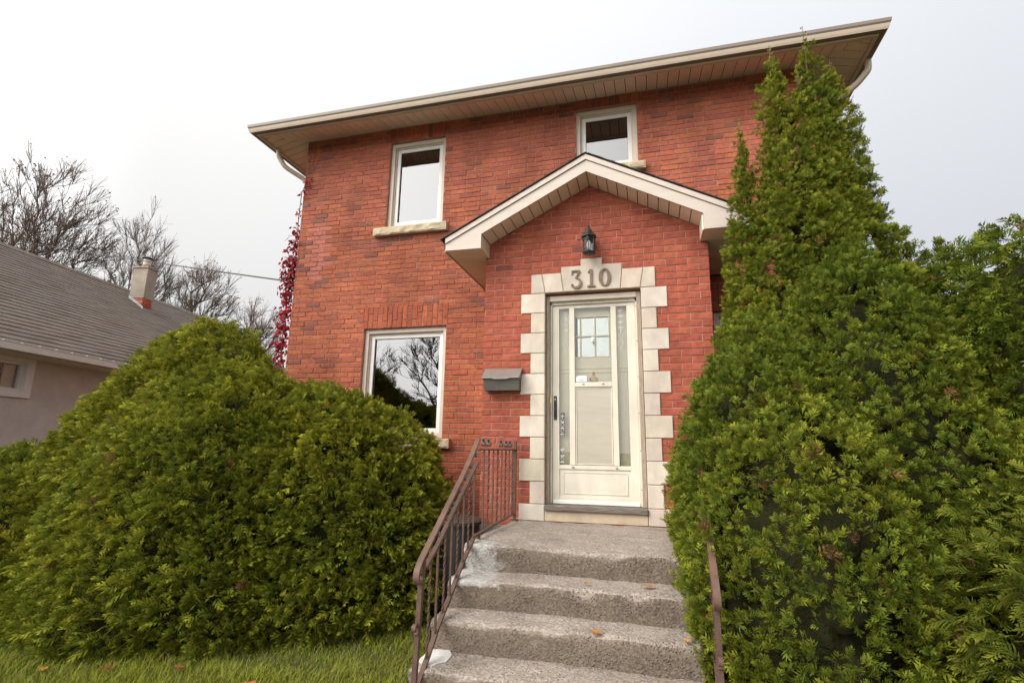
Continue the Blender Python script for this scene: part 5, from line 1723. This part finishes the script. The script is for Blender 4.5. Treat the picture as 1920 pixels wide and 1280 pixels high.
for tt in (t0 + .3, t1 - .5):
    vs = []
    for d in (0, .2):
        vs += [NP_(tt + d, WU + .2, GZ - .2), NP_(tt + d, 2 * NW - WU - .2, GZ - .2), NP_(tt + d, 2 * NW - WU - .2, NZE), NP_(tt + d, NW, NZR - .2), NP_(tt + d, WU + .2, NZE)]
    mb.add(vs, [(0, 1, 2, 3, 4), (9, 8, 7, 6, 5)] + [(i, 5 + i, 5 + (i + 1) % 5, (i + 1) % 5) for i in range(5)])
mb.build('stucco_wall', M_STUCCO, nb)
mb = MB()
for a in ((WIN[0] - .08, WIN[1] + .08, WIN[3] - .06, WIN[3] + .05), (WIN[0] - .08, WIN[1] + .08, WIN[2] - .05, WIN[2] + .04)):
    nbox(mb, a[0], a[1], WU - .035, WU + .1, a[2], a[3])
nbox(mb, WIN[0] - .079, WIN[0] + .03, WU - .033, WU + .1, WIN[2] + .0395, WIN[3] - .0595); nbox(mb, WIN[1] - .03, WIN[1] + .079, WU - .033, WU + .1, WIN[2] + .0395, WIN[3] - .0595)
wn_ = mb.build('window', mat('white_paint_frame', (.76, .76, .77), .5, noise=.03), nb)
mb = MB()
nbox(mb, WIN[0] + .031, WIN[0] + .075, WU + .02, WU + .09, WIN[2] + .041, WIN[3] - .061); nbox(mb, WIN[1] - .075, WIN[1] - .031, WU + .02, WU + .09, WIN[2] + .041, WIN[3] - .061)
nbox(mb, WIN[0] + .07, WIN[1] - .07, WU + .022, WU + .09, WIN[2] + .041, WIN[2] + .075); nbox(mb, WIN[0] + .07, WIN[1] - .07, WU + .022, WU + .09, WIN[3] - .095, WIN[3] - .061)
mb.build('sash', M_WHITE, wn_)
mb = MB(); nbox(mb, WIN[0] + .05, WIN[1] - .05, WU + .06, WU + .064, WIN[2] + .05, WIN[3] - .07); mb.build('pane', M_DGLASS, wn_)
mb = MB(); nbox(mb, WIN[1] - .20, WIN[1] - .02, WU + .14, WU + .16, WIN[2] - .1, WIN[3] + .1); mb.build('curtain', M_BLIND, wn_)
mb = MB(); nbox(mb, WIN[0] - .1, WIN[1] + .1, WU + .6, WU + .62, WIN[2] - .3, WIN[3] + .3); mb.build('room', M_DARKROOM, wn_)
# roof deck, soffit, fascia and gutter with pale guard strip
rs = (NZR - NZE) / NW
mb = MB()
for (ua, za, ub, zb) in ((-.0, NZE, NW, NZR), (2 * NW, NZE, NW, NZR)):
    vs = [NP_(t0, ua, za), NP_(t1, ua, za), NP_(t1, ub, zb), NP_(t0, ub, zb)]
    lo = [(x, y, z - .06) for x, y, z in vs]
    mb.add(vs + lo, [(0, 1, 2, 3), (7, 6, 5, 4), (0, 4, 5, 1), (1, 5, 6, 2), (2, 6, 7, 3), (3, 7, 4, 0)])
mb.build('roof_deck', M_ROOF, nb)
mb = MB(); nbox(mb, t0, t1, .03, WU - .003, NZE - .10, NZE - .085); mb.build('soffit', M_SOFFIT, nb)
mb = MB(); nbox(mb, t0, t1, .0, .026, NZE - .11, NZE - .01); mb.build('fascia', mat('pale_eave_fascia', (.50, .46, .42), .5, noise=.04), nb)
mb = MB(); nbox(mb, t0, t1, -.10, -.002, NZE - .085, NZE + .0); mb.build('gutter', mat('pale_gutter', (.62, .59, .55), .45, noise=.05), nb)
for k in range(62):
    tt = -4.0 + k * .12
    mb = MB(); nbox(mb, tt, tt + .116, -.102, -.035, NZE + .003, NZE + .018 + .009 * (k % 2)); mb.build('guard_clip', mat('white_guard', (.50, .49, .48), .5, noise=.04), nb)
# shingles
ex = .145
nrow = int(math.hypot(NW, NZR - NZE) / ex)
cs = math.hypot(1, rs)
shl = []
for r in range(nrow + 1):
    d0 = r * ex - .03; d1 = min(d0 + ex * 1.6, NW * cs - .01)
    tt = t0 - (.165 if r % 2 else 0) + random.uniform(-.02, .02)
    while tt < t1:
        wdt = .33 * random.uniform(.96, 1.04)
        ta, tb = max(tt + .003, t0), min(tt + wdt - .003, t1)
        if tb - ta > .03:
            u0, u1_ = d0 / cs, d1 / cs
            h0 = .026 + random.uniform(-.002, .004); h1 = .004
            mb = MB()
            q = lambda t, u, h: NP_(t, u, NZE + rs * u + h + .004)
            vs = [q(ta, u0, 0), q(tb, u0, 0), q(tb, u1_, 0), q(ta, u1_, 0), q(ta, u0, h0), q(tb, u0, h0), q(tb, u1_, h1), q(ta, u1_, h1)]
            base_c = (.165, .135, .117) if random.random() > .15 else (.145, .118, .102)
            mb.add(vs, [(3, 2, 1, 0), (4, 5, 6, 7), (0, 1, 5, 4), (1, 2, 6, 5), (2, 3, 7, 6), (3, 0, 4, 7)], jitc(base_c, .05))
            c = Vector(vs[4]) - cpos
            dd = c.dot(cf)
            px = 960 + 981 * c.dot(cr) / dd if dd > .1 else -999
            shl.append((c.length if -30 < px < 560 else 99 + c.length, mb))
        tt += wdt
shl.sort(key=lambda q: q[0])
for _, mb in shl[:300]:
    mb.build('shingle', M_SHINGLE, nb, colors=True)
g = MB()
for _, mb in shl[300:]:
    o = len(g.v); g.v += mb.v; g.c += mb.c; g.f += [tuple(o + i for i in f) for f in mb.f]
g.build('shingles', M_SHINGLE, nb, colors=True, kind='stuff')
mb = MB()
for k in range(int((t1 - t0) / .3)):
    ta = t0 + k * .3
    vs = [NP_(ta, NW - .16, NZR - .16 * rs + .03), NP_(ta + .32, NW - .16, NZR - .16 * rs + .035), NP_(ta + .32, NW, NZR + .045), NP_(ta, NW, NZR + .04), NP_(ta + .32, NW + .16, NZR - .16 * rs + .035), NP_(ta, NW + .16, NZR - .16 * rs + .03)]
    mb.add(vs, [(0, 1, 2, 3), (3, 2, 4, 5)], jitc((.15, .12, .10), .08))
mb.build('ridge_caps', M_SHINGLE, nb, colors=True, kind='stuff')
# chimney
cb_ = (-10.92, 4.61)
ct, cu0 = 5.415, 3.006
mb = MB(); nbox(mb, ct, ct + .27, cu0, cu0 + .34, 3.85, 4.20, (.30, .09, .05)); chim = mb.build('chimney', M_CHIM, nb)
for r in range(4):
    for k in range(3):
        off_ = .1 if r % 2 else 0
        for face in (0, 1):
            mb = MB(); z0 = 3.86 + r * .072
            a, b = max(0, k * .2 - off_), min(.27 if face == 0 else .34, (k + 1) * .2 - off_)
            if b - a < .04: continue
            if face == 0: nbox(mb, ct + a + .004, ct + b - .004, cu0 - .012, cu0 + .05, z0, z0 + .064, jitc((.36, .10, .055), .15))
            else: nbox(mb, ct - .012, ct + .05, cu0 + a + .004, cu0 + b - .004, z0 + .001, z0 + .065, jitc((.36, .10, .055), .15))
            mb.build('chimney_brick', M_BRICK, chim, colors=True)
mb = MB(); nbox(mb, ct - .022, ct + .292, cu0 - .022, cu0 + .362, 4.13, 4.90); mb.build('render_coat', M_CHIM, chim)
mb = MB(); nbox(mb, ct - .045, ct + .315, cu0 - .045, cu0 + .385, 4.901, 4.945); mb.build('crown', M_CHIM, chim)
p = NP_(ct + .135, cu0 + .17, 4.945)
mb = MB(); mb.lathe([(.10, 0), (.10, .07), (.09, .08)], p, 16); mb.build('flue_pot', mat('terracotta', (.38, .17, .10), .9, noise=.15), chim)
mb = MB(); mb.lathe([(.085, .081), (.085, .22), (.075, .22)], p, 16); mb.build('flue_liner', M_FASCIA, chim)
mb = MB(); mb.lathe([(.05, .235), (.125, .245), (.125, .26), (.04, .30)], p, 16); mb.build('cap', M_BLACK, chim)
mb = MB(); nbox(mb, ct - .06, ct + .33, cu0 - .08, cu0 - .014, 3.80, 3.86)
vs = [NP_(ct - .03, cu0 - .06, 3.84), NP_(ct - .03, cu0 + .36, 4.12), NP_(ct - .03, cu0 + .36, 4.20), NP_(ct - .03, cu0 + .24, 4.12), NP_(ct - .03, cu0 + .1, 4.03), NP_(ct - .03, cu0 - .06, 3.90)]
mb.add(vs + [(x - .0, y - .006, z) for x, y, z in vs], [(0, 1, 2, 3, 4, 5), (11, 10, 9, 8, 7, 6)])
mb.build('flashing', M_FLASH, chim)

# ------------------------------------------------------------------ bare trees
def bare_tree(name, base, crown, N, seed, label, group, leafy=60, mtl=None, minr=.0085, leafcol=((.16, .07, .035), (.22, .11, .05)), trunk_r=.13):
    """leafless tree: limbs grown from the trunk towards points spread through an ellipsoid crown; crown = list of (dx, dy, zc, rxy, rz)"""
    g = np.random.default_rng(seed)
    r = random.Random(seed)
    tr = empty(name, base, label, 'tree', group)
    B = np.array(base, float)
    pts = []
    for (dx, dy, zc, rx, rz) in crown:
        k = int(N * rx * rx * rz / sum(c[3] ** 2 * c[4] for c in crown))
        d = norm(g.normal(0, 1, (k, 3))); rad = g.random(k) ** .45
        pts.append(np.array([dx, dy, zc - GZ]) + d * rad[:, None] * np.array([rx, rx, rz]))
    A = np.concatenate(pts)
    zc0 = min(c[2] - c[4] for c in crown) - GZ
    # trunk nodes
    nodes = [np.array([0, 0, -.1])]; par = [-1]
    top = max(c[2] for c in crown) - GZ
    nt_ = 14
    cx_ = np.mean([c[0] for c in crown]); cy_ = np.mean([c[1] for c in crown])
    for i in range(1, nt_ + 1):
        t = i / nt_
        nodes.append(np.array([cx_ * t ** 2 * .6 + r.gauss(0, .05), cy_ * t ** 2 * .6 + r.gauss(0, .05), top * t])); par.append(len(nodes) - 2)
    order = np.argsort(np.linalg.norm((A - np.array([cx_ * .4, cy_ * .4, zc0])) * np.array([1.25, 1.25, 1]), axis=1))
    ends = []
    arr = np.zeros((nt_ + 1 + len(A) * 4, 3)); arr[:nt_ + 1] = np.array(nodes); cnt = nt_ + 1
    dirs = np.zeros_like(arr); dirs[:cnt] = (0, 0, .5)
    for ii in order:
        q = A[ii]
        dlt = q - arr[:cnt]
        dist = np.linalg.norm(dlt, axis=1)
        cost = dist + np.maximum(0, arr[:cnt, 2] - q[2] + .25 * np.hypot(dlt[:, 0], dlt[:, 1])) * 1.3      # limbs rise outwards
        cost = cost + dist * 1.5 * (1 - np.einsum('ij,ij->i', dirs[:cnt], dlt) / np.maximum(dist, 1e-6))      # keep growing the way the limb runs
        j = int(np.argmin(cost))
        p0 = arr[j].copy(); L = dist[j]
        n = 2 if L < .9 else 3 if L < 1.8 else 4
        prev = j
        off = g.normal(0, .03 * L, 3); off[2] -= .05 * L
        for k in range(1, n + 1):
            t = k / n
            arr[cnt] = p0 + (q - p0) * t + off * math.sin(math.pi * t) + (g.normal(0, .02 * L, 3) if k < n else 0)
            dv_ = arr[cnt] - arr[prev]; dirs[cnt] = dv_ / max(1e-6, np.linalg.norm(dv_))
            par.append(prev); prev = cnt; cnt += 1
        ends.append(prev)
    P = arr[:cnt]; par = np.array(par)
    # pipe model radii
    wgt = np.zeros(cnt); wgt[ends] = 1
    for i in range(cnt - 1, 0, -1):
        wgt[par[i]] += wgt[i]
    rad = np.maximum(minr * 1.15, trunk_r * (wgt / wgt[0]) ** .48)
    S0 = [P[par[i]] for i in range(1, cnt)]; S1 = [P[i] for i in range(1, cnt)]
    R1 = [rad[i] for i in range(1, cnt)]; R0 = [min(rad[par[i]], rad[i] * 1.5) for i in range(1, cnt)]
    big = [rad[i] > trunk_r * .30 for i in range(1, cnt)]
    tips = []
    ctr = np.array([cx_, cy_, zc0 + .3 * (top - zc0)])
    for e in ends:
        o_ = P[e] - P[par[e]]; o_ = o_ / max(1e-6, np.linalg.norm(o_))
        ow = P[e] - ctr; ow = ow / max(1e-6, np.linalg.norm(ow))
        for k in range(8):
            d = o_ * .45 + ow * .75 + g.normal(0, .36, 3) + np.array([0, 0, .30]); d /= np.linalg.norm(d)
            L = g.uniform(.35, 1.0); st_ = P[par[e]] + (P[e] - P[par[e]]) * g.uniform(.1, 1)
            m1 = st_ + d * L * .5; m2 = m1 + (d + g.normal(0, .10, 3)) * L * .5
            S0 += [st_, m1]; S1 += [m1, m2]; R0 += [minr, minr * .8]; R1 += [minr * .8, minr * .5]; big += [False, False]
            tips.append(m2)
            d2 = d + g.normal(0, .38, 3); d2 /= np.linalg.norm(d2)
            m3 = m1 + d2 * L * .5
            S0.append(m1); S1.append(m3); R0.append(minr * .75); R1.append(minr * .5); big.append(False); tips.append(m3)
    P0, P1, r0, r1, big = np.array(S0), np.array(S1), np.array(R0), np.array(R1), np.array(big)
    T = norm(P1 - P0)
    ref = np.where(np.abs(T[:, 2:3]) < .9, np.array([[0, 0, 1.]]), np.array([[1., 0, 0]]))
    Av = norm(np.cross(T, ref)); Bv = np.cross(T, Av)
    for nm, sel, ns in (('trunk', big, 8), ('crown', ~big, 3)):
        V = []; n = int(sel.sum())
        for Pq, rr in ((P0[sel], r0[sel]), (P1[sel], r1[sel])):
            for j in range(ns):
                a = 2 * math.pi * j / ns
                V.append(Pq + (Av[sel] * math.cos(a) + Bv[sel] * math.sin(a)) * rr[:, None])
        V = np.stack(V, 1).reshape(-1, 3)
        b = np.arange(n)[:, None] * 2 * ns
        F = np.concatenate([b + np.array([j, (j + 1) % ns, ns + (j + 1) % ns, ns + j]) for j in range(ns)])
        np_object(nm, V + B, F, mtl or M_TWIG, tr)
    mb = MB()
    for k in range(leafy):
        t = Vector(r.choice(tips)) + Vector(base)
        a, s_ = r.random() * 6.28, r.uniform(.06, .12)
        leaf(mb, t, (math.cos(a), math.sin(a), -.6), (0, r.gauss(0, 1), 1), s_, jitc(r.choice(leafcol), .2))
    if leafy: mb.build('dry_leaves', M_LEAF_DRY, tr, colors=True, kind='stuff')
    return tr
def polar(az, dist):
    return (cpos.x - dist * math.sin(R_(az)), cpos.y + dist * math.cos(R_(az)), GZ)
BG = 'bare trees behind the stucco house'
bare_tree('bare_tree', polar(58.6, 25), [(-.5, 0, 8.2, 2.1, 2.9), (1.1, .5, 7.5, 1.25, 2.2), (-2.5, -.8, 7.4, 1.9, 2.5)], 330, 3, 'largest bare tree, brown-twigged, over the roof at the left edge', BG, 1500)
bare_tree('bare_tree', polar(51.8, 28), [(0, 0, 8.5, 1.3, 2.8), (.8, .4, 7.2, 1.0, 1.8), (-1.0, -.5, 6.4, .95, 1.6)], 160, 5, 'slender pale-barked bare tree behind the chimney', BG, 120, M_TWIG_PALE)
bare_tree('bare_tree', polar(46.3, 30), [(0, 0, 7.4, 1.5, 2.2), (-.6, -.3, 5.8, 1.4, 1.6)], 210, 8, 'round brown bare tree right of the chimney', BG, 1300)
bare_tree('bare_tree', polar(41.3, 33), [(0, 0, 6.7, 1.25, 2.2), (-1.5, -.7, 5.0, 1.0, 1.3)], 130, 13, 'thin bare tree nearest the red creeper', BG, 700, leafcol=((.30, .15, .09), (.24, .12, .07)))
bare_tree('bare_tree', polar(64.5, 30), [(0, 0, 9.0, 2.6, 3.2)], 180, 17, 'bare tree cut off by the left edge of the picture', BG, 150)
# across the street, seen only as reflections in the panes
RG = 'street trees across the road'
bare_tree('street_tree', (-13.5, -27, GZ), [(0, 0, 6.5, 3.4, 3.6)], 190, 21, 'bare street tree across the road, mirrored in the middle of the lower window', RG, 300, M_TWIG_DARK, minr=.012)
bare_tree('street_tree', (-19.5, -25, GZ), [(0, 0, 5.2, 3.6, 3.4)], 190, 22, 'broad low bare tree across the road, mirrored in the lower window', RG, 300, M_TWIG_DARK, minr=.012)
bare_tree('street_tree', (-9.0, -31, GZ), [(0, 0, 8.5, 2.6, 5.0)], 190, 23, 'tall bare tree across the road, mirrored in the lower window', RG, 900, M_TWIG_DARK, minr=.012)

# ------------------------------------------------------------------ cables
def cable(pts, r, label, sag=.3, group=None):
    a, b = Vector(pts[0]), Vector(pts[1])
    P = []
    for i in range(25):
        t = i / 24
        q = a.lerp(b, t); q.z -= sag * 4 * t * (1 - t)
        P.append(q)
    mb = MB(); mb.tube(P, r, 6)
    o = mb.build('power_cable', M_CABLE, None)
    return tag(o, label, 'cable', group)
a = polar(61.19, 30); b = (-3.83, 1.25, .632 + .2955 * 7.85)
dirv = Vector((a[0], a[1], .632 + .285 * 30)) - Vector(b)
far = Vector(b) + dirv * 1.5
cable([tuple(far), b], .011, 'black service cable crossing the sky above the chimney to the brick house', sag=.12)
for k, (y, z) in enumerate([(-13, 6.6), (-13, 6.95), (-13, 7.35), (-13.3, 7.9), (-12.7, 8.5)]):
    cable([(-45, y - 3, z), (40, y, z + .3)], .02, ['lowest street cable across the road, behind the viewer', 'second lowest street cable across the road, behind the viewer',
          'middle street cable across the road, behind the viewer', 'second highest street cable across the road, behind the viewer', 'highest street cable across the road, behind the viewer'][k], .5, 'street cables')

# ------------------------------------------------------------------ render size default
scn.render.resolution_x, scn.render.resolution_y = 1024, 682
